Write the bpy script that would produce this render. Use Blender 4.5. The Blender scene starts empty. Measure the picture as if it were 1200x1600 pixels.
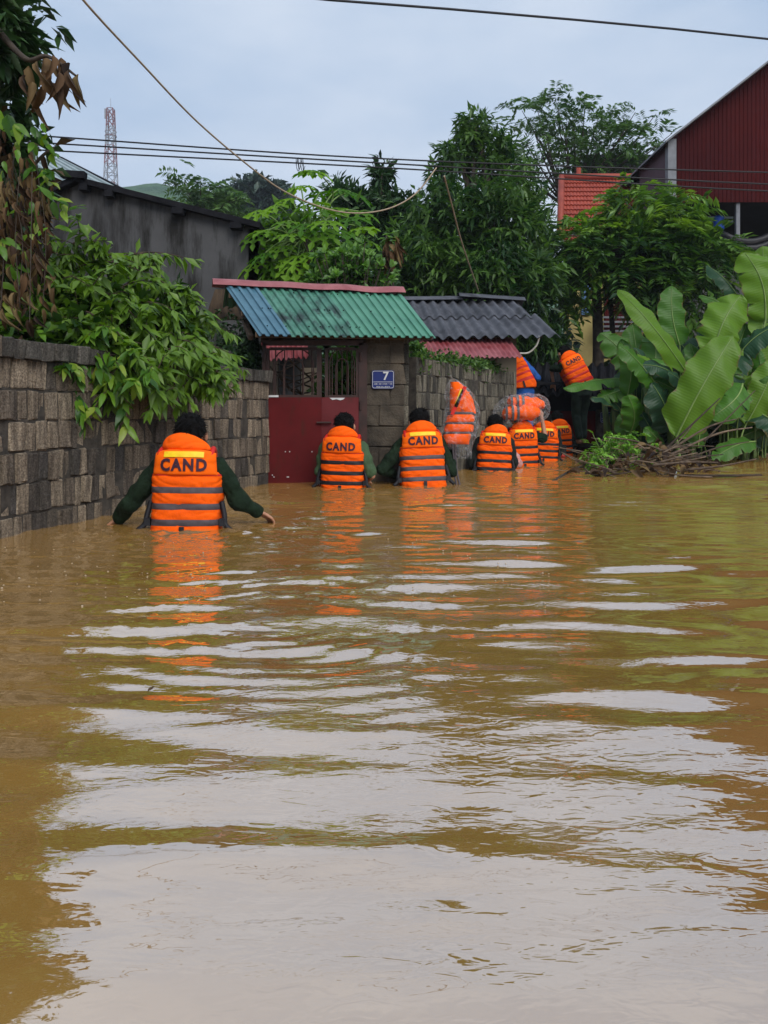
import bpy, bmesh, math, random
import numpy as np
from mathutils import Vector, Matrix, noise as mnoise

random.seed(7)
rng = np.random.default_rng(11)
SC = bpy.context.scene
COL = SC.collection

# ------------------------------------------------------------------ camera
F, VH, H = 1220.0, 648.0, 0.70          # focal length and horizon row in a 1200x1600 frame, eye height above the flood
cam = bpy.data.cameras.new('camera')
cam.sensor_fit = 'AUTO'; cam.sensor_width = 36.0
cam.lens = F / 1600.0 * 36.0
cam.shift_y = -(800.0 - VH) / 1600.0
cam.clip_start = 0.05; cam.clip_end = 3000.0
camo = bpy.data.objects.new('camera', cam); COL.objects.link(camo)
camo.location = (0, 0, H); camo.rotation_euler = (math.radians(90), 0, 0)
SC.camera = camo

# ------------------------------------------------------------------ sky, sun, exposure
SUN_EL, SUN_AZ = math.radians(38), math.radians(155)   # soft light from behind the photographer
world = bpy.data.worlds.new('World'); SC.world = world; world.use_nodes = True
wt = world.node_tree; wt.nodes.clear()
def wn(t, **k):
    n = wt.nodes.new(t)
    for a, b in k.items(): setattr(n, a, b)
    return n
w_out = wn('ShaderNodeOutputWorld'); w_bg = wn('ShaderNodeBackground')
w_sky = wn('ShaderNodeTexSky', sky_type='NISHITA', sun_disc=False)
w_sky.sun_elevation = SUN_EL; w_sky.sun_rotation = SUN_AZ; w_sky.dust_density = 3.0
w_tc = wn('ShaderNodeTexCoord'); w_map = wn('ShaderNodeMapping')
w_map.inputs['Scale'].default_value = (1.0, 1.0, 2.6)
w_map.inputs['Location'].default_value = (0.37, 0.1, 0.62)
w_n = wn('ShaderNodeTexNoise'); w_n.inputs['Scale'].default_value = 2.1; w_n.inputs['Detail'].default_value = 7; w_n.inputs['Roughness'].default_value = 0.52
w_r = wn('ShaderNodeValToRGB')
w_r.color_ramp.elements[0].position = 0.36; w_r.color_ramp.elements[0].color = (0.40, 0.525, 0.71, 1)
w_r.color_ramp.elements[1].position = 0.64; w_r.color_ramp.elements[1].color = (0.64, 0.72, 0.84, 1)
w_s = wn('ShaderNodeVectorMath', operation='SCALE'); w_s.inputs['Scale'].default_value = 6.4
w_m = wn('ShaderNodeMix', data_type='RGBA'); w_m.inputs['Factor'].default_value = 0.93
wl = wt.links.new
wl(w_tc.outputs['Generated'], w_map.inputs['Vector']); wl(w_map.outputs[0], w_n.inputs['Vector'])
wl(w_n.outputs['Fac'], w_r.inputs[0]); wl(w_r.outputs[0], w_s.inputs[0])
wl(w_sky.outputs[0], w_m.inputs['A']); wl(w_s.outputs[0], w_m.inputs['B'])
wl(w_m.outputs['Result'], w_bg.inputs['Color']); w_bg.inputs['Strength'].default_value = 0.1
wl(w_bg.outputs[0], w_out.inputs['Surface'])

sl = bpy.data.lights.new('sun', 'SUN'); sl.energy = 1.5; sl.angle = math.radians(35); sl.color = (1.0, 0.97, 0.92)
so = bpy.data.objects.new('sun', sl); COL.objects.link(so)
sd = Vector((math.sin(SUN_AZ) * math.cos(SUN_EL), math.cos(SUN_AZ) * math.cos(SUN_EL), math.sin(SUN_EL)))
so.rotation_euler = sd.to_track_quat('Z', 'Y').to_euler(); so.location = (-6, -12, 20)
SC.view_settings.view_transform = 'Standard'; SC.view_settings.look = 'None'
SC.view_settings.gamma = 1.0; SC.view_settings.exposure = 0.8
SC.view_settings.use_curve_mapping = False
SC.render.engine = 'CYCLES'
SC.cycles.use_denoising = True
SC.cycles.max_bounces = 6; SC.cycles.transparent_max_bounces = 12
SC.cycles.caustics_reflective = False; SC.cycles.caustics_refractive = False

# ------------------------------------------------------------------ helpers
def P(u, v, Y):
    return Vector(((u - 600) / F * Y, Y, H - (v - VH) / F * Y))
def G(u, v):
    Y = F * H / (v - VH)
    return Vector(((u - 600) / F * Y, Y, 0))
def PX(Y): return F / Y          # pixels per metre at distance Y

def lerp(a, b, t): return a + (b - a) * t
def sstep(a, b, x):
    t = max(0.0, min(1.0, (x - a) / (b - a))); return t * t * (3 - 2 * t)

class MB:
    def __init__(s): s.v = []; s.f = []
    def add(s, vs, fs):
        o = len(s.v); s.v.extend([tuple(x) for x in vs]); s.f.extend([tuple(i + o for i in f) for f in fs]); return s
    def box(s, c, size, M=None):
        x, y, z = size[0] / 2, size[1] / 2, size[2] / 2
        vs = [Vector((a * x, b * y, d * z)) for a in (-1, 1) for b in (-1, 1) for d in (-1, 1)]
        if M is not None: vs = [M @ q for q in vs]
        c = Vector(c)
        return s.add([q + c for q in vs], [(0, 1, 3, 2), (4, 6, 7, 5), (0, 4, 5, 1), (2, 3, 7, 6), (0, 2, 6, 4), (1, 5, 7, 3)])
    def bar(s, p0, p1, w, h, up=(0, 0, 1)):
        p0, p1 = Vector(p0), Vector(p1); d = (p1 - p0); L = d.length; d.normalize()
        side = d.cross(Vector(up))
        if side.length < 1e-4: side = d.cross(Vector((0, 1, 0)))
        side.normalize(); n = side.cross(d)
        M = Matrix((side, d, n)).transposed()
        return s.box((p0 + p1) / 2, (w, L, h), M)
    def tube(s, pts, rad, n=8, cap=True):
        pts = [Vector(p) for p in pts]; N = len(pts)
        if not hasattr(rad, '__len__'): rad = [rad] * N
        prev = None; vs = []
        for i, p in enumerate(pts):
            d = (pts[min(i + 1, N - 1)] - pts[max(i - 1, 0)])
            if d.length < 1e-9: d = Vector((0, 0, 1))
            d.normalize()
            if prev is None:
                a = Vector((0, 0, 1)) if abs(d.z) < 0.9 else Vector((1, 0, 0))
                prev = d.cross(a).normalized()
            x = (prev - d * prev.dot(d))
            if x.length < 1e-6: x = d.orthogonal()
            x.normalize(); prev = x; y = d.cross(x)
            for k in range(n):
                t = 2 * math.pi * k / n
                vs.append(p + (x * math.cos(t) + y * math.sin(t)) * rad[i])
        fs = []
        for i in range(N - 1):
            for k in range(n):
                k2 = (k + 1) % n
                fs.append((i * n + k, i * n + k2, (i + 1) * n + k2, (i + 1) * n + k))
        if cap:
            fs.append(tuple(range(n - 1, -1, -1))); fs.append(tuple((N - 1) * n + k for k in range(n)))
        return s.add(vs, fs)
    def ell(s, c, r, nu=14, nv=9, M=None):
        c = Vector(c); vs = [Vector((0, 0, -r[2]))]; fs = []
        for j in range(1, nv):
            a = -math.pi / 2 + math.pi * j / nv
            for i in range(nu):
                t = 2 * math.pi * i / nu
                vs.append(Vector((r[0] * math.cos(a) * math.cos(t), r[1] * math.cos(a) * math.sin(t), r[2] * math.sin(a))))
        vs.append(Vector((0, 0, r[2])))
        for i in range(nu):
            fs.append((0, 1 + (i + 1) % nu, 1 + i))
            for j in range(nv - 2):
                a, b = 1 + j * nu + i, 1 + j * nu + (i + 1) % nu
                fs.append((a, b, b + nu, a + nu))
            fs.append((1 + (nv - 2) * nu + i, 1 + (nv - 2) * nu + (i + 1) % nu, len(vs) - 1))
        if M is not None: vs = [M @ q for q in vs]
        return s.add([q + c for q in vs], fs)
    def capsule(s, p0, p1, r0, r1, n=10):
        s.tube([p0, p1], [r0, r1], n); s.ell(p0, (r0, r0, r0), n, 6); s.ell(p1, (r1, r1, r1), n, 6); return s
    def grid(s, fn, nu, nv, closeu=False):
        vs = [fn(i / (nu if closeu else nu - 1), j / (nv - 1)) for j in range(nv) for i in range(nu)]
        fs = []
        for j in range(nv - 1):
            for i in range(nu if closeu else nu - 1):
                i2 = (i + 1) % nu
                fs.append((j * nu + i, j * nu + i2, (j + 1) * nu + i2, (j + 1) * nu + i))
        return s.add(vs, fs)
    def prism(s, poly, d):
        n = len(poly); d = Vector(d); a = [Vector(p) for p in poly]
        return s.add(a + [p + d for p in a], [tuple(range(n))[::-1], tuple(range(n, 2 * n))] + [(i, (i + 1) % n, (i + 1) % n + n, i + n) for i in range(n)])
    def mesh(s, name, mat=None, smooth=False):
        me = bpy.data.meshes.new(name); me.from_pydata(s.v, [], s.f); me.update()
        if mat: me.materials.append(mat)
        if smooth: me.polygons.foreach_set('use_smooth', [True] * len(me.polygons))
        return me
    def build(s, name, mat, parent=None, smooth=False, fix=True):
        me = s.mesh(name, mat, smooth)
        if fix:
            bm = bmesh.new(); bm.from_mesh(me); bmesh.ops.recalc_face_normals(bm, faces=bm.faces); bm.to_mesh(me); bm.free()
        return link(name, me, parent)

def link(name, me, parent=None):
    o = bpy.data.objects.new(name, me); COL.objects.link(o)
    if parent is not None:
        o.parent = parent
        if parent.type == 'EMPTY' and not parent.get('_local'):
            o.matrix_parent_inverse = parent.matrix_basis.inverted()
    return o
def thing(name, label, cat, loc=(0, 0, 0), group=None):
    o = bpy.data.objects.new(name, None); COL.objects.link(o); o.location = loc; o.empty_display_size = 0.1
    return tag(o, label, cat, group)
def tag(o, label=None, cat=None, group=None, kind=None):
    if label: o['label'] = label
    if cat: o['category'] = cat
    if group: o['group'] = group
    if kind: o['kind'] = kind
    return o

# ------------------------------------------------------------------ materials
class NT:
    def __init__(s, name):
        s.m = bpy.data.materials.new(name); s.m.use_nodes = True; s.t = s.m.node_tree; s.t.nodes.clear()
        s.out = s.n('ShaderNodeOutputMaterial')
    def n(s, t, **k):
        x = s.t.nodes.new(t)
        for a, b in k.items(): setattr(x, a, b)
        return x
    def l(s, a, b): s.t.links.new(a, b)
    def noise(s, scale, detail=5, rough=0.55, vec=None, sc=(1, 1, 1), dist=0.0):
        nz = s.n('ShaderNodeTexNoise'); nz.inputs['Scale'].default_value = scale; nz.inputs['Detail'].default_value = detail
        nz.inputs['Roughness'].default_value = rough; nz.inputs['Distortion'].default_value = dist
        if vec is None:
            g = s.n('ShaderNodeNewGeometry'); vec = g.outputs['Position']
        if sc != (1, 1, 1):
            mp = s.n('ShaderNodeMapping'); mp.inputs['Scale'].default_value = sc; s.l(vec, mp.inputs['Vector']); vec = mp.outputs[0]
        s.l(vec, nz.inputs['Vector']); return nz.outputs['Fac']
    def ramp(s, fac, stops):
        r = s.n('ShaderNodeValToRGB'); e = r.color_ramp.elements
        e[0].position = stops[0][0]; e[0].color = (*stops[0][1], 1); e[1].position = stops[-1][0]; e[1].color = (*stops[-1][1], 1)
        for p, c in stops[1:-1]:
            q = e.new(p); q.color = (*c, 1)
        s.l(fac, r.inputs[0]); return r.outputs[0]
    def mix(s, fac, a, b, mode='MIX'):
        m = s.n('ShaderNodeMix', data_type='RGBA', blend_type=mode)
        for k, x in (('Factor', fac), ('A', a), ('B', b)):
            if isinstance(x, (int, float)): m.inputs[k].default_value = x
            elif isinstance(x, tuple): m.inputs[k].default_value = (*x, 1)
            else: s.l(x, m.inputs[k])
        return m.outputs['Result']
    def math(s, op, a, b=0.0, clamp=False):
        m = s.n('ShaderNodeMath', operation=op); m.use_clamp = clamp
        for i, x in enumerate((a, b)):
            if isinstance(x, (int, float)): m.inputs[i].default_value = x
            else: s.l(x, m.inputs[i])
        return m.outputs[0]
    def bump(s, h, strength=0.3, dist=0.02, nrm=None):
        b = s.n('ShaderNodeBump'); b.inputs['Strength'].default_value = strength; b.inputs['Distance'].default_value = dist
        s.l(h, b.inputs['Height'])
        if nrm is not None: s.l(nrm, b.inputs['Normal'])
        return b.outputs[0]
    def principled(s, col, rough=0.6, metal=0.0, spec=0.5, nrm=None, **k):
        p = s.n('ShaderNodeBsdfPrincipled')
        for key, x in (('Base Color', col), ('Roughness', rough)):
            if isinstance(x, tuple): p.inputs[key].default_value = (*x, 1)
            elif isinstance(x, (int, float)): p.inputs[key].default_value = x
            else: s.l(x, p.inputs[key])
        p.inputs['Metallic'].default_value = metal; p.inputs['Specular IOR Level'].default_value = spec
        if nrm is not None: s.l(nrm, p.inputs['Normal'])
        return p.outputs[0]
    def done(s, sh): s.l(sh, s.out.inputs['Surface']); return s.m

def pm(name, c1, c2=None, scale=6.0, rough=0.7, bump=0.25, bscale=40.0, bdist=0.01, objrand=0.0, metal=0.0, spec=0.3, sc=(1, 1, 1), lo=0.35, hi=0.65, stain=None, sscale=1.5, slo=0.5, shi=0.7, ssc=(1, 1, 1)):
    t = NT(name); c2 = c2 or tuple(x * 0.7 for x in c1)
    col = t.ramp(t.noise(scale, 6, 0.6, sc=sc), [(lo, c2), (hi, c1)])
    if stain:
        sf = t.ramp(t.noise(sscale, 6, 0.65, sc=ssc), [(slo, (0, 0, 0)), (shi, (1, 1, 1))])
        col = t.mix(sf, col, stain)
    if objrand:
        oi = t.n('ShaderNodeObjectInfo')
        f = t.math('ADD', t.math('MULTIPLY', oi.outputs['Random'], 2 * objrand), 1 - objrand)
        hsv = t.n('ShaderNodeHueSaturation'); t.l(f, hsv.inputs['Value']); t.l(col, hsv.inputs['Color']); col = hsv.outputs[0]
    nr = t.bump(t.noise(bscale, 5, 0.6, sc=sc), bump, bdist) if bump else None
    return t.done(t.principled(col, rough, metal, spec, nr))

def leafmat(name, dark, light, src='attr', trans=0.25, rough=0.42, spec=0.4, tip=None):
    t = NT(name)
    if src == 'obj':
        oi = t.n('ShaderNodeObjectInfo'); f = oi.outputs['Random']
    else:
        a = t.n('ShaderNodeAttribute'); a.attribute_name = 'tone'; f = a.outputs['Fac']
    stops = [(0.0, dark), (0.75, light)]
    if tip: stops = [(0.0, dark), (0.6, light), (0.97, tip)]
    col = t.ramp(f, stops)
    nz = t.noise(30, 4, 0.6)
    col = t.mix(t.math('MULTIPLY', nz, 0.35), col, tuple(x * 0.55 for x in dark), 'MIX')
    p = t.principled(col, rough, 0, spec, t.bump(t.noise(60, 3), 0.15, 0.004))
    tr = t.n('ShaderNodeBsdfTranslucent')
    hs = t.n('ShaderNodeHueSaturation'); hs.inputs['Value'].default_value = 1.5; hs.inputs['Saturation'].default_value = 1.1
    t.l(col, hs.inputs['Color']); t.l(hs.outputs[0], tr.inputs['Color'])
    mx = t.n('ShaderNodeMixShader'); mx.inputs[0].default_value = trans
    t.l(p, mx.inputs[1]); t.l(tr.outputs[0], mx.inputs[2])
    return t.done(mx.outputs[0])

M = {}
# wall blocks: coarse slag concrete, each block its own tone
def blockmat(name, a, b, dark, green=0.25):
    t = NT(name); oi = t.n('ShaderNodeObjectInfo')
    base = t.ramp(oi.outputs['Random'], [(0.0, dark), (0.3, a), (0.7, b), (1.0, tuple(x * 1.25 for x in b))])
    grain = t.noise(85, 7, 0.75)
    streak = t.noise(7, 6, 0.65, sc=(3.5, 3.5, 0.5))
    col = t.mix(t.ramp(streak, [(0.40, (0.45, 0.45, 0.45)), (0.66, (1.15, 1.15, 1.15))]), (0, 0, 0), base, 'MULTIPLY')
    m = t.n('ShaderNodeMix', data_type='RGBA', blend_type='MULTIPLY'); m.inputs['Factor'].default_value = 1.0
    t.l(base, m.inputs['A']); t.l(t.ramp(streak, [(0.36, (0.42, 0.41, 0.42)), (0.64, (1.1, 1.1, 1.1))]), m.inputs['B']); col = m.outputs['Result']
    m2 = t.n('ShaderNodeMix', data_type='RGBA', blend_type='MULTIPLY'); m2.inputs['Factor'].default_value = 1.0
    t.l(col, m2.inputs['A']); t.l(t.ramp(grain, [(0.34, (0.30, 0.29, 0.28)), (0.52, (0.9, 0.9, 0.9)), (0.68, (1.5, 1.5, 1.5))]), m2.inputs['B']); col = m2.outputs['Result']
    col = t.mix(t.ramp(t.noise(1.3, 6, 0.6), [(0.52, (0, 0, 0)), (0.7, (green, green, green))]), col, (0.03, 0.035, 0.022))
    nr = t.bump(t.noise(45, 7, 0.75), 1.0, 0.03)
    return t.done(t.principled(col, 0.9, 0, 0.2, nr))
M['block'] = blockmat('slag block', (0.25, 0.20, 0.152), (0.40, 0.32, 0.232), (0.10, 0.092, 0.086))
M['block2'] = blockmat('grey slag block', (0.145, 0.132, 0.105), (0.25, 0.225, 0.172), (0.075, 0.07, 0.06))
M['cap'] = blockmat('mossy coping block', (0.125, 0.115, 0.10), (0.165, 0.15, 0.128), (0.085, 0.08, 0.072), 0.75)
M['pillar'] = pm('pillar block', (0.135, 0.108, 0.078), (0.055, 0.045, 0.034), 4, 0.9, 0.9, 45, 0.015, 0.25, stain=(0.03, 0.025, 0.02), sscale=2.2)
M['mortar'] = pm('mortar', (0.075, 0.064, 0.052), (0.03, 0.026, 0.022), 12, 0.95, 0.8, 50, 0.01)
M['gate_red'] = pm('red sheet steel', (0.105, 0.009, 0.010), (0.08, 0.007, 0.008), 3, 0.6, 0.12, 6, 0.02, 0.0, 0.0, 0.12, stain=(0.05, 0.016, 0.010), sscale=3.5, slo=0.55, shi=0.75, ssc=(2.5, 2.5, 0.8))
M['gate_red_sheen'] = pm('sheen lightened red sheet steel', (0.135, 0.024, 0.027), (0.10, 0.014, 0.016), 2.5, 0.6, 0.12, 6, 0.02, 0.0, 0.0, 0.15, stain=(0.05, 0.016, 0.010), sscale=3.5, slo=0.58, shi=0.78)  # paler gate red with the right leaf's sheen put into the colour
M['gate_frame'] = pm('rusty dark steel', (0.05, 0.022, 0.018), (0.025, 0.014, 0.012), 9, 0.6, 0.3, 60, 0.004)
M['blue_roof'] = pm('blue painted sheet', (0.075, 0.175, 0.235), (0.05, 0.125, 0.175), 5, 0.38, 0.08, 20, 0.004, stain=(0.03, 0.06, 0.07), sscale=5, slo=0.62, shi=0.8)
M['green_roof'] = pm('green painted sheet', (0.085, 0.255, 0.165), (0.055, 0.19, 0.125), 3, 0.38, 0.08, 20, 0.004, stain=(0.025, 0.05, 0.04), sscale=4.5, slo=0.66, shi=0.8)
M['green_dirty'] = pm('stained green sheet', (0.085, 0.235, 0.165), (0.04, 0.135, 0.095), 4, 0.45, 0.1, 20, 0.004, stain=(0.012, 0.022, 0.02), sscale=4, slo=0.47, shi=0.66, ssc=(2.2, 0.7, 0.7))
M['red_ridge'] = pm('faded red ridge sheet', (0.33, 0.115, 0.12), (0.24, 0.07, 0.075), 6, 0.45, 0.1, 15, 0.004)
M['fibro'] = pm('weathered fibre cement', (0.105, 0.108, 0.125), (0.06, 0.062, 0.075), 5, 0.65, 0.3, 60, 0.004, 0.15, stain=(0.03, 0.03, 0.034), sscale=3.0)
M['red_awning'] = pm('faded red awning sheet', (0.34, 0.11, 0.12), (0.19, 0.03, 0.035), 4, 0.4, 0.08, 20, 0.004, sc=(1, 1, 1))
M['cream'] = pm('stained cream render', (0.30, 0.255, 0.185), (0.18, 0.148, 0.11), 2.5, 0.9, 0.25, 30, 0.006, stain=(0.08, 0.065, 0.05), sscale=1.6, slo=0.48, shi=0.72)
M['grey_render'] = pm('grey cement render', (0.078, 0.078, 0.080), (0.056, 0.056, 0.058), 1.2, 0.9, 0.2, 20, 0.008, stain=(0.014, 0.013, 0.012), sscale=1.6, slo=0.46, shi=0.64, ssc=(3.2, 3.2, 0.6))
M['dark_edge'] = pm('dark verge tile', (0.016, 0.016, 0.019), (0.008, 0.008, 0.010), 5, 0.85, 0.3, 30, 0.006, 0.0, 0.0, 0.08)
M['wood'] = pm('weathered wood', (0.14, 0.095, 0.06), (0.06, 0.042, 0.03), 8, 0.85, 0.4, 50, 0.004, 0.25, sc=(3, 3, 0.6))
M['bark'] = pm('bark', (0.085, 0.065, 0.05), (0.035, 0.028, 0.024), 8, 0.9, 0.7, 30, 0.012)
M['twig'] = pm('twig', (0.13, 0.092, 0.06), (0.055, 0.038, 0.028), 12, 0.85, 0.3, 60, 0.004, 0.6)
M['barn_red'] = pm('dark red cladding', (0.060, 0.007, 0.007), (0.042, 0.005, 0.006), 0.8, 0.8, 0.05, 3, 0.01, 0.12, 0.0, 0.08, stain=(0.055, 0.014, 0.014), sscale=0.9, slo=0.56, shi=0.75)
M['barn_side'] = pm('faded maroon side cladding', (0.095, 0.048, 0.06), (0.065, 0.032, 0.042), 1, 0.6, 0.05, 4, 0.01)
M['steel_grey'] = pm('grey steel', (0.17, 0.18, 0.20), (0.11, 0.115, 0.13), 4, 0.5, 0.1, 20, 0.004)
M['lightsteel'] = pm('pale ribbed roof sheet', (0.30, 0.36, 0.37), (0.24, 0.29, 0.30), 2, 0.45, 0.05, 9, 0.004)
M['tile'] = pm('terracotta tile', (0.33, 0.062, 0.038), (0.24, 0.045, 0.028), 4, 0.6, 0.2, 20, 0.006, 0.15)
M['yellow_wall'] = pm('yellow painted wall', (0.42, 0.34, 0.13), (0.34, 0.27, 0.11), 2, 0.85, 0.1, 20, 0.004)
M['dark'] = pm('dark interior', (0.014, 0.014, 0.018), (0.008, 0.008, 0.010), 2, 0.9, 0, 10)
M['white'] = pm('white paint', (0.62, 0.62, 0.62), (0.5, 0.5, 0.5), 20, 0.6, 0)
M['sign_blue'] = pm('blue enamel', (0.010, 0.022, 0.135), (0.008, 0.017, 0.11), 9, 0.35, 0.02, 20, 0.002)
M['cable'] = pm('black cable', (0.012, 0.012, 0.015), (0.008, 0.008, 0.01), 9, 0.5, 0)
M['cord'] = pm('beige cord', (0.42, 0.33, 0.24), (0.30, 0.22, 0.15), 14, 0.7, 0.2, 90, 0.003)
M['whiterope'] = pm('white hose', (0.55, 0.53, 0.47), (0.45, 0.43, 0.38), 14, 0.6, 0)
M['tower_red'] = pm('red tower paint', (0.20, 0.075, 0.075), (0.17, 0.07, 0.07), 1, 0.6, 0)
M['tower_white'] = pm('white tower paint', (0.26, 0.26, 0.28), (0.22, 0.22, 0.24), 1, 0.6, 0)
M['bluecloth'] = pm('blue cloth', (0.016, 0.11, 0.42), (0.010, 0.07, 0.28), 7, 0.75, 0.5, 18, 0.02)
M['blue_drum'] = pm('blue plastic', (0.015, 0.08, 0.45), (0.012, 0.06, 0.36), 4, 0.4, 0)
# people
M['skin'] = pm('skin', (0.46, 0.235, 0.145), (0.38, 0.18, 0.11), 12, 0.5, 0.1, 60, 0.003)
M['hair'] = pm('black hair', (0.007, 0.006, 0.006), (0.003, 0.003, 0.003), 30, 0.75, 1.0, 120, 0.012, 0, 0, 0.15, sc=(3, 3, 1))
M['shirt'] = pm('dark green uniform', (0.013, 0.026, 0.013), (0.006, 0.013, 0.007), 7, 0.9, 0.7, 22, 0.03, 0, 0, 0.15)
M['tshirt'] = pm('green t shirt', (0.060, 0.105, 0.048), (0.042, 0.078, 0.036), 7, 0.85, 0.45, 22, 0.02)
M['trouser'] = pm('dark trousers', (0.018, 0.022, 0.02), (0.010, 0.012, 0.011), 7, 0.85, 0.5, 20, 0.02)
M['climb_trouser'] = pm('green work trousers', (0.030, 0.050, 0.036), (0.016, 0.028, 0.020), 7, 0.85, 0.5, 20, 0.02)
M['darksleeve'] = pm('near black sleeve', (0.009, 0.012, 0.010), (0.005, 0.007, 0.006), 7, 0.85, 0.4, 22, 0.02)
M['orange'] = pm('orange vest nylon', (0.97, 0.125, 0.004), (0.92, 0.105, 0.004), 3, 0.75, 0.45, 16, 0.02, 0, 0, 0.10, stain=(0.70, 0.070, 0.004), sscale=5, slo=0.5, shi=0.75)
M['orange2'] = pm('bright orange label cloth', (0.98, 0.15, 0.005), (0.95, 0.13, 0.004), 4, 0.75, 0.3, 10, 0.01, 0, 0, 0.10)
M['redtrim'] = pm('red nylon trim', (0.62, 0.018, 0.010), (0.5, 0.015, 0.01), 5, 0.6, 0.2, 20, 0.006)
M['strap'] = pm('grey webbing', (0.085, 0.068, 0.075), (0.06, 0.048, 0.053), 20, 0.6, 0.3, 150, 0.003)
M['blackstrap'] = pm('black webbing', (0.012, 0.012, 0.016), (0.008, 0.008, 0.01), 20, 0.6, 0.2, 120, 0.003)
M['yellow'] = pm('yellow reflective strip', (0.92, 0.62, 0.012), (0.82, 0.50, 0.01), 22, 0.5, 0.3, 40, 0.004)
M['ink'] = pm('dark print', (0.045, 0.014, 0.030), (0.035, 0.010, 0.022), 20, 0.7, 0)
def plastic(name, alpha, tint=(0.9, 0.9, 0.92)):
    t = NT(name); tr = t.n('ShaderNodeBsdfTransparent')
    nr = t.bump(t.noise(16, 5, 0.65), 1.0, 0.04)
    p = t.principled(tint, 0.22, 0, 0.6, nr)
    lw = t.n('ShaderNodeLayerWeight'); lw.inputs['Blend'].default_value = 0.45; t.l(nr, lw.inputs['Normal'])
    crink = t.ramp(t.noise(11, 5, 0.6, dist=1.0), [(0.50, (0, 0, 0)), (0.66, (0.16, 0.16, 0.16))])
    f = t.math('ADD', t.math('ADD', t.math('MULTIPLY', t.math('POWER', lw.outputs['Facing'], 3.0), 0.55), alpha), crink, True)
    mx = t.n('ShaderNodeMixShader'); t.l(f, mx.inputs[0]); t.l(tr.outputs[0], mx.inputs[1]); t.l(p, mx.inputs[2])
    return t.done(mx.outputs[0])
M['plastic'] = plastic('clear plastic film', 0.012)
M['plastic2'] = plastic('pink plastic film', 0.55, (0.85, 0.45, 0.42))
M['redbag'] = pm('red plastic', (0.75, 0.05, 0.03), (0.6, 0.04, 0.03), 8, 0.35, 0.4, 20, 0.01)
# foliage
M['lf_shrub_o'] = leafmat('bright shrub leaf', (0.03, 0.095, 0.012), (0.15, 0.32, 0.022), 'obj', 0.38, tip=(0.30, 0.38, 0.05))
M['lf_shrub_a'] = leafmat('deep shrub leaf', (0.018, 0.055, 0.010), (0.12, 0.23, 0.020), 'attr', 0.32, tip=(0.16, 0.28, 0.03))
M['lf_dead'] = leafmat('dried brown leaf', (0.022, 0.013, 0.010), (0.15, 0.085, 0.042), 'obj', 0.15, 0.75, 0.2, tip=(0.24, 0.17, 0.075))
M['lf_dead_a'] = leafmat('dried dull leaf', (0.040, 0.024, 0.015), (0.15, 0.10, 0.05), 'attr', 0.15, 0.75, 0.2)
M['lf_darktree'] = leafmat('dark tree leaf', (0.010, 0.034, 0.012), (0.050, 0.11, 0.03), 'attr', 0.15)
M['lf_mango'] = leafmat('mango leaf', (0.018, 0.058, 0.014), (0.125, 0.235, 0.042), 'attr', 0.33)
M['lf_feather'] = leafmat('feathery leaf', (0.032, 0.085, 0.024), (0.12, 0.22, 0.05), 'attr', 0.32)
M['lf_pinnate'] = leafmat('pinnate leaf', (0.017, 0.055, 0.014), (0.10, 0.21, 0.032), 'attr', 0.33, tip=(0.24, 0.40, 0.05))
M['lf_papaya'] = leafmat('papaya leaf', (0.05, 0.15, 0.012), (0.19, 0.36, 0.025), 'obj', 0.4, 0.55, 0.2)
M['lf_round'] = leafmat('round shrub leaf', (0.032, 0.10, 0.016), (0.17, 0.34, 0.05), 'obj', 0.3)
M['lf_round_a'] = leafmat('round shrub leaf fill', (0.02, 0.065, 0.012), (0.11, 0.24, 0.035), 'attr', 0.3)
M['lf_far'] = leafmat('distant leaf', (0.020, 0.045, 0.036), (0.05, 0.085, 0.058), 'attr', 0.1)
M['lf_weed'] = leafmat('weed leaf', (0.09, 0.24, 0.02), (0.24, 0.46, 0.05), 'attr', 0.3)
M['petiole'] = pm('green stalk', (0.15, 0.23, 0.06), (0.10, 0.17, 0.04), 10, 0.5, 0.1, 30, 0.003)
M['pstem'] = pm('banana stem', (0.13, 0.20, 0.055), (0.06, 0.075, 0.03), 6, 0.5, 0.3, 20, 0.006, sc=(3, 3, 0.5))
def bananamat(name, c, under):
    t = NT(name); oi = t.n('ShaderNodeObjectInfo')
    a = t.n('ShaderNodeAttribute'); a.attribute_name = 'along'
    w = t.math('SINE', t.math('MULTIPLY', a.outputs['Fac'], 260.0))
    w2 = t.math('SINE', t.math('MULTIPLY', a.outputs['Fac'], 61.0))
    col = t.ramp(oi.outputs['Random'], [(0.0, tuple(x * 0.8 for x in c)), (1.0, tuple(x * 1.2 for x in c))])
    col = t.mix(t.math('MULTIPLY', t.math('ADD', w2, 1.0), 0.10), col, under)
    col = t.mix(t.ramp(t.noise(4, 5, 0.6), [(0.5, (0, 0, 0)), (0.75, (0.5, 0.5, 0.5))]), col, tuple(x * 0.6 for x in c))
    e = t.n('ShaderNodeAttribute'); e.attribute_name = 'edge'
    nb = t.math('MULTIPLY', t.noise(9, 5, 0.7), 1.0)
    ef = t.math('MULTIPLY', t.math('SUBTRACT', t.math('ADD', e.outputs['Fac'], nb), 1.40), 7.0, True)
    col = t.mix(ef, col, (0.13, 0.10, 0.03))
    nr = t.bump(w, 0.25, 0.004)
    p = t.principled(col, 0.42, 0, 0.28, nr)
    tr = t.n('ShaderNodeBsdfTranslucent'); hs = t.n('ShaderNodeHueSaturation'); hs.inputs['Value'].default_value = 1.7
    t.l(col, hs.inputs['Color']); t.l(hs.outputs[0], tr.inputs['Color'])
    mx = t.n('ShaderNodeMixShader'); mx.inputs[0].default_value = 0.33; t.l(p, mx.inputs[1]); t.l(tr.outputs[0], mx.inputs[2])
    return t.done(mx.outputs[0])
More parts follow.
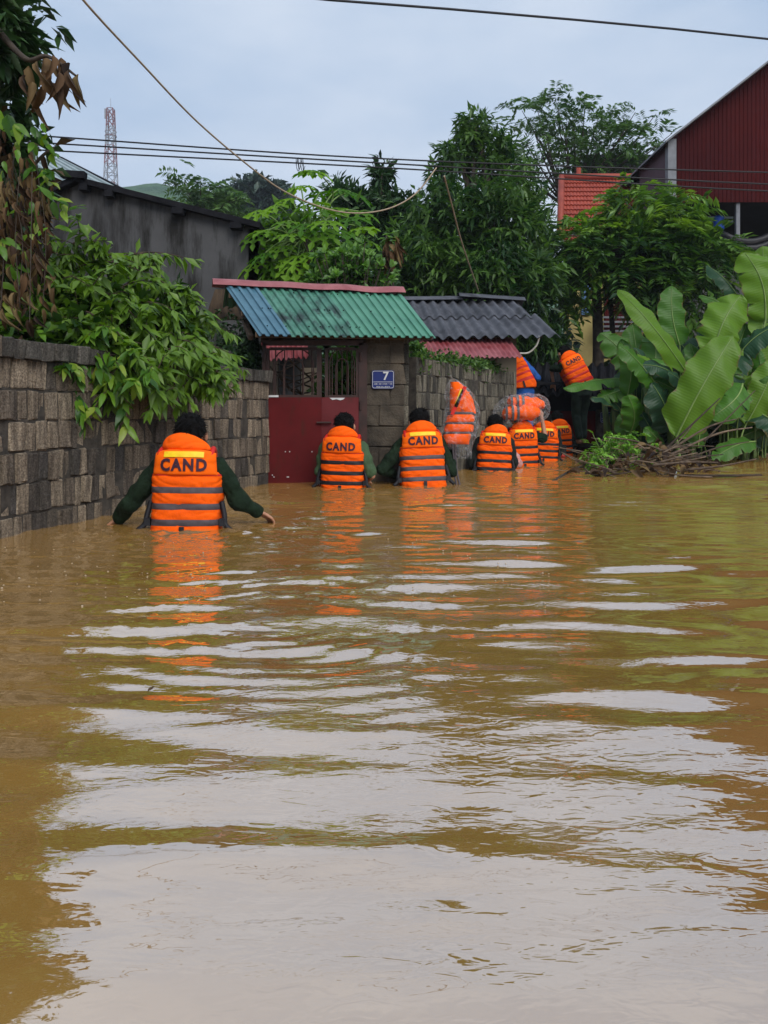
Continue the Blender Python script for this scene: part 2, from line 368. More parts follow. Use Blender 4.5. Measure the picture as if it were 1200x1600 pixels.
M['ban_bright'] = bananamat('bright banana leaf', (0.125, 0.25, 0.015), (0.085, 0.19, 0.014))
M['ban_mid'] = bananamat('banana leaf', (0.062, 0.17, 0.018), (0.044, 0.12, 0.015))
M['ban_dark'] = bananamat('blue green banana leaf', (0.026, 0.075, 0.034), (0.035, 0.085, 0.042))
M['midrib'] = pm('banana midrib', (0.21, 0.30, 0.085), (0.15, 0.23, 0.06), 10, 0.45, 0)
M['hill'] = pm('forested hillside', (0.06, 0.135, 0.05), (0.025, 0.07, 0.03), 0.05, 0.95, 0.8, 0.3, 3.0, lo=0.4, hi=0.6, stain=(0.09, 0.15, 0.05), sscale=0.02)

# silty flood water: opaque brown below a reflecting surface
def watermat():
    t = NT('silty flood water')
    g = t.n('ShaderNodeNewGeometry')
    b1 = t.noise(9, 3, 0.5, g.outputs['Position'], (0.45, 1.3, 1), 0.6)
    b2 = t.noise(34, 2, 0.5, g.outputs['Position'], (0.5, 1.2, 1), 0.8)
    patch = t.ramp(t.noise(0.9, 3, 0.5, g.outputs['Position'], (0.6, 1, 1)), [(0.42, (0.06, 0.06, 0.06)), (0.68, (1, 1, 1))])
    h = t.math('ADD', t.math('MULTIPLY', b1, 0.35), t.math('MULTIPLY', t.math('MULTIPLY', b2, patch), 0.55))
    nr = t.bump(h, 0.5, 0.010)
    silt = t.ramp(t.noise(0.7, 5, 0.55, g.outputs['Position'], (0.7, 1, 1), 1.2), [(0.35, (0.365, 0.195, 0.044)), (0.65, (0.425, 0.235, 0.062))])
    d = t.n('ShaderNodeBsdfDiffuse'); t.l(silt, d.inputs['Color'])
    gl = t.n('ShaderNodeBsdfGlossy'); gl.inputs['Roughness'].default_value = 0.025; gl.inputs['Color'].default_value = (0.97, 0.97, 0.97, 1)
    t.l(nr, gl.inputs['Normal'])
    fr = t.n('ShaderNodeFresnel'); fr.inputs['IOR'].default_value = 1.7; t.l(nr, fr.inputs['Normal'])
    f = t.math('ADD', t.math('MULTIPLY', fr.outputs[0], 1.10), 0.37, True)
    f = t.math('MINIMUM', f, 0.66)
    mx = t.n('ShaderNodeMixShader'); t.l(f, mx.inputs[0]); t.l(d.outputs[0], mx.inputs[1]); t.l(gl.outputs[0], mx.inputs[2])
    return t.done(mx.outputs[0])
M['water'] = watermat()
M['foam'] = pm('foam bubble', (0.42, 0.34, 0.24), (0.34, 0.26, 0.18), 30, 0.4, 0)

# ------------------------------------------------------------------ flood water
def build_water():
    ys = [-9.0, -6.0, -4.0, -2.5, -1.5, -0.8, -0.2]; y = 0.1
    while y < 34: ys.append(y); y += 0.0095 + 0.0046 * max(y - 0.3, 0)
    ny_f = len(ys)
    ys += [36, 40, 50, 70, 110, 180, 300, 500, 900]
    xs = [-900, -400, -150, -60, -25, -12, -8]
    x = -5.5
    while x < 8.0: xs.append(x); x += 0.032
    xs += [9, 12, 16, 25, 60, 150, 400, 900]
    X, Yg = np.meshgrid(np.array(xs), np.array(ys))
    Z = np.zeros_like(X)
    r = np.random.default_rng(5)
    def waves(n, lo, hi, slope, spread, main):
        z = np.zeros_like(X)
        for k in range(n):
            lam = math.exp(r.uniform(math.log(lo), math.log(hi))); kk = 2 * math.pi / lam
            a = main + r.normal(0, spread)
            wx = kk * math.sin(a); wy = kk * math.cos(a)
            ph = r.uniform(0, 6.28)
            warp = 0.25 * lam * np.sin(X * (0.9 + r.uniform(0, 0.8)) + Yg * r.uniform(0.3, 0.9) + r.uniform(0, 6))
            env = 0.55 + 0.45 * np.sin(X * r.uniform(0.3, 1.1) + r.uniform(0, 6)) * np.sin(Yg * r.uniform(0.3, 1.0) + r.uniform(0, 6))
            z += env * slope / kk / math.sqrt(n) * 1.41 * np.sin(wx * X + wy * (Yg + warp) + ph)
        return z
    long_ = waves(12, 0.5, 1.4, 0.048, 0.20, 0.0)
    mid_ = waves(24, 0.15, 0.36, 0.115, 0.15, 0.03)
    short = waves(22, 0.07, 0.15, 0.078, 0.33, 0.0)
    near = np.clip((Yg - 0.85) / 1.3, 0, 1); near = near * near * (3 - 2 * near)
    sm = (0.78 + 0.22 * near) * (0.75 + 0.5 * np.clip(np.sin(X * 1.1 + 0.4) * np.sin(Yg * 1.9 + 0.8 + X * 0.7) + 0.5, 0, 1))
    Z += long_ * sm + mid_ * sm * (1.0 + 0.25 * np.clip((Yg - 2.0) / 3.5, 0, 1))
    patch = np.clip(0.4 + 0.9 * np.sin(X * 1.3 + 0.6) * np.sin(Yg * 0.9 + 1.0 + 0.5 * X), 0.05, 1.3)
    Z += short * patch * (0.5 + 0.5 * near) * np.clip(1.25 - X * 0.25, 0.25, 1.2)
    # spreading rings behind the nearest wader and around each body
    for (cx, cy, lam, amp, R0, wd) in ((-0.36, 2.62, 0.085, 0.0019, 0.50, 0.35), (-0.30, 2.65, 0.05, 0.0011, 0.25, 0.35), (-0.9, 3.6, 0.075, 0.0016, 0.6, 0.4), (-1.22, 4.75, 0.13, 0.0026, 0.45, 0.5), (-0.39, 7.3, 0.2, 0.003, 0.5, 0.5), (0.39, 7.6, 0.2, 0.003, 0.5, 0.6)):
        R = np.sqrt((X - cx + 0.06 * np.sin(Yg * 3.1 + X * 2)) ** 2 + (Yg - cy + 0.06 * np.sin(X * 4.3)) ** 2)
        Z += amp * np.exp(-((R - R0) / wd) ** 2) * np.sin(2 * math.pi * R / lam)
    Z += 0.0016 * np.exp(-((X + 0.6) / 1.3) ** 2 - ((Yg - 3.3) / 1.1) ** 2) * np.sin(X * 37 + 6 * np.sin(Yg * 5)) * np.sin(Yg * 71 + 4 * np.sin(X * 7))
    # choppy wash around every wader
    def chop(n, lo, hi, amp):
        z = np.zeros_like(X)
        for k in range(n):
            lam = r.uniform(lo, hi); a = r.uniform(0, math.pi); kk = 2 * math.pi / lam
            z += amp / math.sqrt(n) * lam / hi * np.sin(kk * (X * math.sin(a) + Yg * math.cos(a)) + 1.2 * np.sin(X * r.uniform(3, 9) + Yg * r.uniform(3, 9)) + r.uniform(0, 6))
        return z
    c1, c2 = chop(26, .09, .24, .0105), chop(16, .05, .10, .0030)
    for (cx, cy, sx, sy, k) in ((-1.18, 4.6, .75, .34, 1.0), (-.8, 4.15, .9, .5, .35), (-.39, 7.3, .45, .3, .8), (.43, 7.55, .5, .35, .8), (1.35, 9.6, .4, .35, .8), (1.9, 10.4, .5, .5, .8), (2.6, 12, .7, .7, .7)):
        R2 = ((X - cx) / sx) ** 2 + ((Yg - cy) / sy) ** 2
        Z += k * np.exp(-R2) * (c1 + c2)
    Z += .22 * c2 * np.exp(-((X + .9) / 1.5) ** 2 - ((Yg - 3.6) / 1.2) ** 2)
    fade = np.clip((34 - Yg) / 20, 0, 1) * np.clip((Yg + 0.2) / 0.4, 0, 1) * np.clip((8.0 - X) / 1.5, 0, 1) * np.clip((X + 5.5) / 1.5, 0, 1)
    Z *= fade
    nx, ny = len(xs), len(ys)
    co = np.stack([X, Yg, Z], -1).reshape(-1, 3)
    idx = np.arange(nx * ny).reshape(ny, nx)
    q = np.stack([idx[:-1, :-1], idx[:-1, 1:], idx[1:, 1:], idx[1:, :-1]], -1).reshape(-1, 4)
    me = fast_mesh('water', co, q, M['water'], True)
    o = link('flood_water', me); tag(o, 'brown silty flood water covering the lane', 'water', kind='structure')

def fast_mesh(name, co, faces, mat, smooth=False, attrs=None):
    me = bpy.data.meshes.new(name)
    faces = np.asarray(faces, dtype=np.int32); n, k = faces.shape
    me.vertices.add(len(co)); me.vertices.foreach_set('co', np.asarray(co, dtype=np.float32).ravel())
    me.loops.add(n * k); me.loops.foreach_set('vertex_index', faces.ravel())
    me.polygons.add(n); me.polygons.foreach_set('loop_start', np.arange(0, n * k, k, dtype=np.int32))
    if smooth: me.polygons.foreach_set('use_smooth', np.ones(n, dtype=bool))
    for a, vals in (attrs or {}).items():
        at = me.attributes.new(a, 'FLOAT', 'POINT'); at.data.foreach_set('value', np.asarray(vals, dtype=np.float32))
    me.materials.append(mat); me.update(calc_edges=True); me.validate()
    return me
build_water()

# ------------------------------------------------------------------ hills and mast
def build_hill():
    xs = np.linspace(-260, 330, 120); ys = np.linspace(150, 520, 60)
    X, Y = np.meshgrid(xs, ys)
    def ridge(u):   # rows of the skyline across the frame
        return np.interp(u, [-300, 60, 180, 235, 300, 380, 450, 560, 700, 1200, 1700], [330, 305, 284, 276, 288, 318, 345, 390, 430, 440, 440])
    D0 = 330.0
    zt = H - (ridge(600 + X / D0 * F) - VH) / F * D0
    prof = np.clip((Y - 150) / (D0 - 150), 0, 1) ** 1.3 * np.where(Y > D0, np.clip(1 - (Y - D0) / 260, 0, 1), 1)
    Z = zt * prof
    for i in range(Z.shape[0]):
        for j in range(Z.shape[1]):
            Z[i, j] += 2.2 * mnoise.noise(Vector((X[i, j] * 0.06, Y[i, j] * 0.06, 0))) * prof[i, j]
    Z -= 1.0
    idx = np.arange(X.size).reshape(X.shape)
    q = np.stack([idx[:-1, :-1], idx[:-1, 1:], idx[1:, 1:], idx[1:, :-1]], -1).reshape(-1, 4)
    o = link('hills', fast_mesh('hills', np.stack([X, Y, Z], -1).reshape(-1, 3), q, M['hill'], True))
    tag(o, kind='structure')
build_hill()

def build_mast():
    Y = 190.0; b = P(173, 345, Y); h = P(173, 170, Y).z - b.z; cx = b.x
    t = thing('lattice_mast', 'red and white steel lattice mast rising behind the grey gable', 'mast', (cx, Y, b.z))
    nseg = 12
    for k in range(nseg):
        z0, z1 = b.z + h * k / nseg, b.z + h * (k + 1) / nseg
        w0, w1 = [1.75 - 1.05 * (j / nseg) ** 0.8 for j in (k, k + 1)]
        mb = MB()
        c0 = [Vector((cx + a * w0, Y + d * w0, z0)) for a, d in ((-1, -1), (1, -1), (1, 1), (-1, 1))]
        c1 = [Vector((cx + a * w1, Y + d * w1, z1)) for a, d in ((-1, -1), (1, -1), (1, 1), (-1, 1))]
        for i in range(4):
            j = (i + 1) % 4
            mb.tube([c0[i], c1[i]], 0.13, 5); mb.tube([c0[i], c1[j]], 0.07, 4); mb.tube([c0[j], c1[i]], 0.07, 4); mb.tube([c1[i], c1[j]], 0.08, 4)
        mb.build('lattice_section', M['tower_red' if (k // 2) % 2 else 'tower_white'], t)
    zc = P(173, 213, Y).z
    mb = MB(); mb.tube([Vector((cx + 1.35 * math.cos(a), Y + 1.35 * math.sin(a), zc)) for a in np.linspace(0, 6.283, 13)], 0.1, 5)
    mb.tube([Vector((cx + 1.35 * math.cos(a), Y + 1.35 * math.sin(a), zc + 1.1)) for a in np.linspace(0, 6.283, 13)], 0.06, 5)
    mb.build('platform', M['tower_red'], t)
    mb = MB(); mb.box((cx - 1.15, Y - 0.5, b.z + h * 0.95), (0.35, 0.25, 2.4)); mb.build('antenna_panel', M['tower_white'], t)
    mb = MB(); mb.tube([(cx, Y, b.z + h), (cx, Y, b.z + h + 2.5)], 0.05, 5); mb.build('lightning_rod', M['tower_white'], t)
build_mast()

# ------------------------------------------------------------------ block walls
def rough_block(seed):
    r = random.Random(seed); bm = bmesh.new()
    bmesh.ops.create_cube(bm, size=1.0)
    bmesh.ops.bevel(bm, geom=list(bm.edges), offset=0.06, segments=1, affect='EDGES')
    for v in bm.verts:
        v.co += Vector((r.uniform(-.06, .06), r.uniform(-.05, .05), r.uniform(-.035, .035)))
    me = bpy.data.meshes.new('block'); bm.to_mesh(me); bm.free(); return me
BLK = {}
def block_meshes(mat):
    if mat not in BLK:
        BLK[mat] = []
        for k in range(9):
            me = rough_block(k); me.materials.append(M[mat]); BLK[mat].append(me)
    return BLK[mat]
def path_at(path, s):
    for a, b in zip(path[:-1], path[1:]):
        L = (b - a).length
        if s <= L: return a.lerp(b, s / L), (b - a).normalized()
        s -= L
    d = (path[-1] - path[-2]).normalized(); return path[-1] + d * s, d
def smooth_path(pts, n=40):
    pts = [Vector((p[0], p[1], 0)) for p in pts]; out = []
    for i in range(len(pts) - 1):
        p0 = pts[max(i - 1, 0)]; p1 = pts[i]; p2 = pts[i + 1]; p3 = pts[min(i + 2, len(pts) - 1)]
        for k in range(n):
            t = k / n
            out.append(0.5 * ((2 * p1) + (p2 - p0) * t + (2 * p0 - 5 * p1 + 4 * p2 - p3) * t * t + (3 * p1 - p0 - 3 * p2 + p3) * t ** 3))
    out.append(pts[-1]); return out
def block_wall(name, label, pts, z0, course, ncourse, bw, mat, thick=0.13, coping=None, s_vis=0.0, side=1, seed=3):
    r = random.Random(seed); path = smooth_path(pts)
    L = sum((b - a).length for a, b in zip(path[:-1], path[1:]))
    root = thing(name, label, 'wall', (path[0].x, path[0].y, z0))
    inv = Matrix.Translation(root.location).inverted()
    core = MB()
    top = z0 + course * ncourse
    for a, b in zip(path[::8][:-1], path[::8][1:]):
        core.bar((a.x, a.y, (z0 + top) / 2), (b.x, b.y, (z0 + top) / 2), thick - 0.022, top - z0 - 0.01)
    core.build('mortar_bed', M['mortar'], root)
    extra = MB()
    bms = block_meshes(mat)
    def put(meshes, nm, s, w, zc, hh, th, off=0.0):
        p, d = path_at(path, s + w / 2); n = Vector((-d.y, d.x, 0))
        tilt = r.uniform(-.035, .035)
        Rm = Matrix((d, n, Vector((0, 0, 1)))).transposed().to_4x4() @ Matrix.Rotation(tilt, 4, 'Y')
        if s + w < s_vis:
            extra.box(Vector((p.x, p.y, zc)), (w - 0.008, th, hh), Rm.to_3x3()); return
        o = bpy.data.objects.new(nm, r.choice(meshes)); COL.objects.link(o); o.parent = root
        flip = Matrix.Diagonal((r.choice((-1, 1)) * (w - 0.013), th + r.uniform(-.02, .02), r.choice((-1, 1)) * hh, 1))
        o.matrix_basis = inv @ Matrix.Translation(Vector((p.x, p.y, zc)) + n * (off + r.uniform(-.006, .006))) @ Rm @ flip
    for c in range(ncourse):
        s = -r.uniform(0, bw); zc = z0 + course * (c + 0.5)
        while s < L - 0.02:
            w = bw * r.choice((0.55, 0.8, 0.9, 1.0, 1.1, 1.2, 1.45)) * r.uniform(.93, 1.07)
            if s + w > L: w = max(L - s, 0.04)
            if s + w > 0.03: put(bms, 'block', max(s, 0), w if s > 0 else w + s, zc + r.uniform(-.005, .005), course * r.uniform(0.93, 0.985), thick)
            s += w
    if coping:
        hc, thc = coping; cms = block_meshes('cap'); s = 0.0
        while s < L - 0.02:
            w = bw * r.uniform(0.9, 1.35) * 1.05
            if s + w > L: w = L - s
            put(cms, 'coping_block', s, w, top + hc / 2 - 0.004 + r.uniform(-.004, .004), hc, thc)
            s += w
    if extra.v: tag(extra.build('block_courses', M[mat], root), kind='stuff')
    return root

GT = Vector((-1.235, 7.98, 0))    # where the near wall meets the gate
wall_pts = [(-2.30, 2.6), (-2.28, 3.5), (-2.21, 4.49), (-1.98, 5.51), (-1.68, 6.6), (-1.40, 7.5), (-1.235, 7.98)]
block_wall('block_wall', 'curved slag block wall with mossy coping under the overhanging shrub', wall_pts, -0.26, 0.1845, 7, 0.105, 'block', 0.14, (0.115, 0.22), s_vis=1.75)
# the coping is higher at the open end: a second mossy course
far_a, far_b = P(640, 745, 8.7), G(797, 720)
far_pts = [(0.30, 8.62), (0.78, 9.6), (1.25, 10.6), (1.90, 11.75)]
block_wall('block_wall', 'grey slag block wall with vines along its top beyond the number pillar', far_pts, -0.22, 0.195, 8, 0.105, 'block2', 0.14, None, seed=9)

# ------------------------------------------------------------------ gate, pillar and gate roof
GY = 8.05
def gate():
    t = thing('yard_gate', 'double leaf gate of dark red sheet steel with arched bars above', 'gate', P(490, 756, GY) * 1.0)
    x0, x1 = (410 - 600) / F * GY, (568 - 600) / F * GY
    zt = P(0, 536, GY).z; zp = P(0, 621, GY).z; xm = (503 - 600) / F * GY
    mb = MB()
    mb.box(((x0 + x1) / 2, GY, zt), (x1 - x0, 0.05, 0.05)); mb.box((x1 - 0.005, GY, zt / 2 - .1), (0.085, 0.05, zt + .2)); mb.box((x0 + 0.02, GY, zt / 2 - .1), (0.035, 0.05, zt + .2))
    mb.build('gate_frame', M['gate_frame'], t)
    for (a, b, yy) in ((x0 + 0.04, xm - 0.008, GY - 0.004), (xm + 0.03, x1 - 0.045, GY + 0.006)):
        leaf = MB()
        leaf.box((a + 0.018, yy, zt / 2 - .12), (0.034, 0.034, zt + .13)); leaf.box((b - 0.018, yy, zt / 2 - .12), (0.05 if b < xm + .1 else 0.03, 0.034, zt + .13))
        leaf.box(((a + b) / 2, yy, zt - 0.06), (b - a - .07, 0.03, 0.03)); leaf.box(((a + b) / 2, yy, zp + 0.012), (b - a - .07, 0.03, 0.026))
        lo = leaf.build('leaf_frame', M['gate_frame'], t)
        # bars and arches
        n = 5
        for k in range(n):
            x = a + 0.05 + (b - a - 0.1) * (k + 0.5) / n
            MB().tube([(x, yy, zp + .02), (x, yy, zt - .07)], 0.0065, 6).build('bar', M['gate_frame'], t)
        cx = (a + b) / 2; W = (b - a) * 0.36
        for (rw, zb, zz) in ((W, zp + 0.34, 0.17), (W * 0.5, zp + 0.30, 0.10)):
            pts = [Vector((cx - rw, yy - .012, zp + .03)), Vector((cx - rw, yy - .012, zb))]
            pts += [Vector((cx - rw * math.cos(q), yy - .012, zb + zz * math.sin(q))) for q in np.linspace(0.2, math.pi - .2, 11)]
            pts += [Vector((cx + rw, yy - .012, zb)), Vector((cx + rw, yy - .012, zp + .03))]
            MB().tube(pts, 0.0075, 6).build('arched_bar', M['gate_frame'], t)
        # sheet with a few rivets
        sh = MB()
        def fn(s, q):
            x = lerp(a - .03, b + .008, s); z = lerp(-0.5, zp, q)
            return Vector((x, yy - 0.024 + 0.004 * mnoise.noise(Vector((x * 4, z * 4, a * 9))), z))
        sh.grid(fn, 16, 16)
        so_ = sh.build('sheet_panel', M['gate_red' if a < xm else 'gate_red_sheen'], t, True)
        if a > xm: MB().add([(a + .05, yy - .031, zp - .004), (a + .21, yy - .031, zp - .004), (a + .19, yy - .031, zp - .022), (a + .16, yy - .031, zp - .03), (a + .12, yy - .031, zp - .018), (a + .08, yy - .031, zp - .027)], [(0, 1, 2, 3, 4, 5)]).build('peeled_paint', M['white'], so_)
        for k in range(7):
            rx = random.uniform(a + .05, b - .05); rz = random.choice((0.06, 0.32, zp - .05, 0.06 + .02))
            MB().ell((rx, yy - 0.03, rz), (0.007, 0.005, 0.007), 6, 4).build('rivet', M['white'], so_)
    for hx in (x0 + .03, x1 - .03):
        for hz in (.12, .75, 1.25): MB().tube([(hx, GY - .035, hz), (hx, GY - .035, hz + .09)], .013, 8).build('hinge', M['gate_frame'], t)
    MB().tube([(xm - .05, GY - .05, .62), (xm + .10, GY - .05, .62)], .010, 8).build('bolt', M['gate_frame'], t)
    mb = MB(); mb.box((x0 + .12, GY - .03, zp + .012), (0.10, 0.02, 0.02)); mb.build('latch_plate', M['white'], t)
gate()

def pillar():
    Y0 = 8.10; xa, xb = (570 - 600) / F * Y0, (631 - 600) / F * Y0
    zt = P(0, 527, Y0).z; yb = Y0 + 0.42
    t = thing('gate_pillar', 'brown mortared block pillar carrying the blue number plate', 'pillar', ((xa + xb) / 2, Y0 + .2, -0.3))
    core = MB(); core.box(((xa + xb) / 2, (Y0 + yb) / 2, (zt - .4) / 2), (xb - xa - .02, yb - Y0 - .02, zt + .4)); core.build('mortar_core', M['mortar'], t)
    ms = block_meshes('pillar'); ms2 = block_meshes('block2'); hh = 0.215; r = random.Random(4)
    k = 0; z = -0.28
    while z < zt - 0.02:
        h2 = min(hh, zt - z)
        cut = 0.5 + (0.14 if k % 2 else -0.14)
        spans = ((xa, lerp(xa, xb, cut)), (lerp(xa, xb, cut), xb)) if k % 3 else ((xa, xb),)
        for (p, q) in spans:
            o = link('block', r.choice(ms), None); o.parent = t
            o.matrix_basis = Matrix.Translation(Vector(((p + q) / 2, Y0 + .06 + r.uniform(-.004, .004), z + h2 / 2)) - t.location) @ Matrix.Diagonal(((q - p) * 1.01, 0.16, h2 * 1.0, 1))
        for j in range(4):     # blocks on edge along the return face
            o = link('block', r.choice(ms2), None); o.parent = t
            o.matrix_basis = Matrix.Translation(Vector((xb + 0.012 + r.uniform(-.006, .006), Y0 + .06 + .1 * j + .04, z + h2 / 2)) - t.location) @ Matrix.Diagonal((0.075, 0.095, h2 * .97, 1))
        z += hh; k += 1
pillar()

def text_mesh(body, size, bold=0.0, ext=0.001, space=1.0):
    cu = bpy.data.curves.new('lettering', 'FONT'); cu.body = body; cu.size = size; cu.align_x = 'CENTER'; cu.align_y = 'CENTER'
    cu.offset = bold; cu.space_character = space; cu.extrude = ext; cu.resolution_u = 3
    o = bpy.data.objects.new('tmp', cu); COL.objects.link(o)
    dg = bpy.context.evaluated_depsgraph_get(); dg.update()
    me = bpy.data.meshes.new_from_object(o.evaluated_get(dg)); bpy.data.objects.remove(o); bpy.data.curves.remove(cu)
    return me

def rounded(w, h, r, n=5):
    pts = []
    for (cx, cz, a0) in ((w / 2 - r, h / 2 - r, 0), (-w / 2 + r, h / 2 - r, 90), (-w / 2 + r, -h / 2 + r, 180), (w / 2 - r, -h / 2 + r, 270)):
        for k in range(n):
            a = math.radians(a0 + 90 * k / (n - 1)); pts.append((cx + r * math.cos(a), cz + r * math.sin(a)))
    return pts
def plate(u, v, wpx, hpx, Y, label, number, dx, dz, rows, nsize):
    c = P(u, v, Y); w, h = wpx / F * Y, hpx / F * Y
    t = thing('number_plate', label, 'sign', c)
    pts = rounded(w, h, 0.12 * h)
    mb = MB(); mb.prism([(c.x + x, c.y, c.z + z) for x, z in pts], (0, 0.006, 0)); p = mb.build('plate', M['sign_blue'], t)
    outer, inner = rounded(w * .95, h * .93, 0.1 * h), rounded(w * .915, h * .885, 0.085 * h); n = len(outer)
    mb = MB(); mb.add([(c.x + x, c.y - .0025, c.z + z) for x, z in outer + inner], [(i, (i + 1) % n, (i + 1) % n + n, i + n) for i in range(n)])
    mb.build('border_line', M['white'], t)
    mb = MB(); mb.box((c.x, c.y - .0025, c.z - h * .13), (w * .86, .001, h * .022)); mb.build('divider_line', M['white'], t)
    me = text_mesh(number, nsize * h, 0.012 * h, 0.001); me.materials.append(M['white'])
    o = link('digit', me, None); o.parent = t
    o.matrix_basis = Matrix.Translation((dx * w, -.0035, dz * h)) @ Matrix.Rotation(math.radians(90), 4, 'X') @ Matrix.Diagonal((1.0, 1.0, 1, 1))
    r = random.Random(2); mb = MB()      # two rows of print too fine to read
    for (zz, words) in rows:
        for (xa, xb) in words:
            x = xa
            while x < xb:
                ww = r.uniform(.016, .026)
                for q in (0, 1):
                    if r.random() < .8: mb.box((c.x + (x + q * ww * .6) * w, c.y - .0025, c.z + zz * h), (w * .008, .001, h * .06))
                mb.box((c.x + (x + ww * .3) * w, c.y - .0026, c.z + (zz + r.choice((-.026, 0, .026))) * h), (w * ww * .7, .001, h * .015))
                x += ww + .012
    mb.build('small_print', M['white'], t)
plate(598.5, 593, 35, 29, 8.055, 'blue house number plate reading 7 fixed to the gate pillar', '7', 0.12, 0.17, ((-.24, ((-.40, -.27), (-.21, -.08), (-.04, .18), (.23, .29), (.33, .42))), (-.39, ((-.30, -.14), (-.09, .03), (.08, .28)))), 0.62)

def corr(fn00, fn10, fn01, fn11, waves, amp, name, mat, parent, s0=0.0, s1=1.0, q0=0.0, q1=1.0, prof='sine', lift=0.0, per=8, nq=5, wob=0.0):
    a, b, c, d = [Vector(x) for x in (fn00, fn10, fn01, fn11)]      # ridge-left, ridge-right, eave-left, eave-right
    nrm = (b - a).cross(c - a).normalized()
    if nrm.z < 0: nrm = -nrm
    ns = max(3, int(round(waves * (s1 - s0) * per)) + 1)
    def fn(x, y):
        s, q = lerp(s0, s1, x), lerp(q0, q1, y)
        p = a.lerp(b, s).lerp(c.lerp(d, s), q)
        ph = (s * waves) % 1.0
        if prof == 'sine': h = math.cos(2 * math.pi * ph)
        else:
            h = 2 * max(0.0, min(1.0, (0.27 - abs(ph - 0.5)) / 0.10)) - 1
        return p + nrm * (amp * h + lift + wob * mnoise.noise(p * 2.2))
    top = MB().grid(fn, ns, nq)
    n0 = len(top.v); th = 0.006
    vs = [Vector(v) - nrm * th for v in top.v]
    fs = [f[::-1] for f in top.f]
    top.add(vs, fs)
    return top.build(name, M[mat], parent, smooth=(prof == 'sine'), fix=False)

def gate_roof():
    RL, RR, EL, ER = P(352, 447, 8.75), P(628, 459, 9.0), P(405, 524, 7.62), P(681, 527, 7.85)
    t = thing('gate_roof', 'small corrugated roof of blue and green sheets with red ridge above the gate', 'roof', (EL + ER) / 2)
    corr(RL, RR, EL, ER, 21, 0.011, 'blue_sheet', 'blue_roof', t, 0.0, 0.178, prof='trap', lift=0.006, per=12, wob=0.004)
    corr(RL, RR, EL, ER, 21, 0.011, 'stained_green_sheet', 'green_dirty', t, 0.165, 0.575, prof='trap', lift=0.0, per=12, wob=0.004)
    corr(RL, RR, EL, ER, 21, 0.011, 'green_sheet', 'green_roof', t, 0.56, 1.0, prof='trap', lift=0.005, per=12, wob=0.004)
    # back slope
    BL, BR = RL + Vector((-.1, .35, -.18)), RR + Vector((-.1, .35, -.18))
    corr(RL, RR, BL, BR, 21, 0.011, 'back_sheet', 'green_roof', t, prof='trap', per=10)
    mb = MB()
    A, B = P(332, 441, 8.78), P(630, 455, 9.02)
    def fn(s, q):
        p = A.lerp(B, s); a = (q - 0.5) * 2
        return p + Vector((0.03 * a, -0.11 * a, 0.045 - 0.085 * abs(a) ** 1.3 + 0.01 * math.sin(s * 21) * s))
    mb.grid(fn, 24, 9); mb.build('ridge_cap', M['red_ridge'], t, True)
    # timbers under the sheets
    for k, f in enumerate((0.12, 0.5, 0.9)):
        MB().bar(RL.lerp(EL, f) - Vector((0, 0, .05)), RR.lerp(ER, f) - Vector((0, 0, .05)), 0.05, 0.05).build('purlin', M['wood'], t)
    for s in (0.06, 0.30, 0.62, 0.93):
        MB().bar(RL.lerp(RR, s) - Vector((0, 0, .10)), RL.lerp(RR, s).lerp(EL.lerp(ER, s), .86) - Vector((0, 0, .07)), 0.05, 0.05).build('rafter', M['wood'], t)
    for k in range(26):
        s, q = random.random(), random.choice((0.12, 0.5, 0.85))
        p = RL.lerp(RR, s).lerp(EL.lerp(ER, s), q)
        MB().ell(p + Vector((0, -.012, .014)), (0.009, 0.009, 0.007), 6, 4).build('roofing_nail', M['dark_edge'], t)
    # post and lintel that hold it on the open side
    MB().bar(P(408, 530, 8.2), P(640, 530, 8.35), 0.08, 0.07).build('lintel', M['wood'], t)
    MB().bar(P(386, 520, 8.6), P(386, 640, 8.6), 0.10, 0.10, (0, 1, 0)).build('post', M['wood'], t)
    MB().bar(P(372, 470, 8.7), P(392, 528, 8.0), 0.05, 0.05).build('brace', M['wood'], t)
    mb = MB(); a, b, c, d = P(336, 452, 9.1), P(402, 452, 9.3), P(402, 500, 9.3), P(320, 500, 9.1)
    mb.prism([a, b, c, d], (0, 0.03, 0)); mb.build('gable_board', M['wood'], t)
gate_roof()

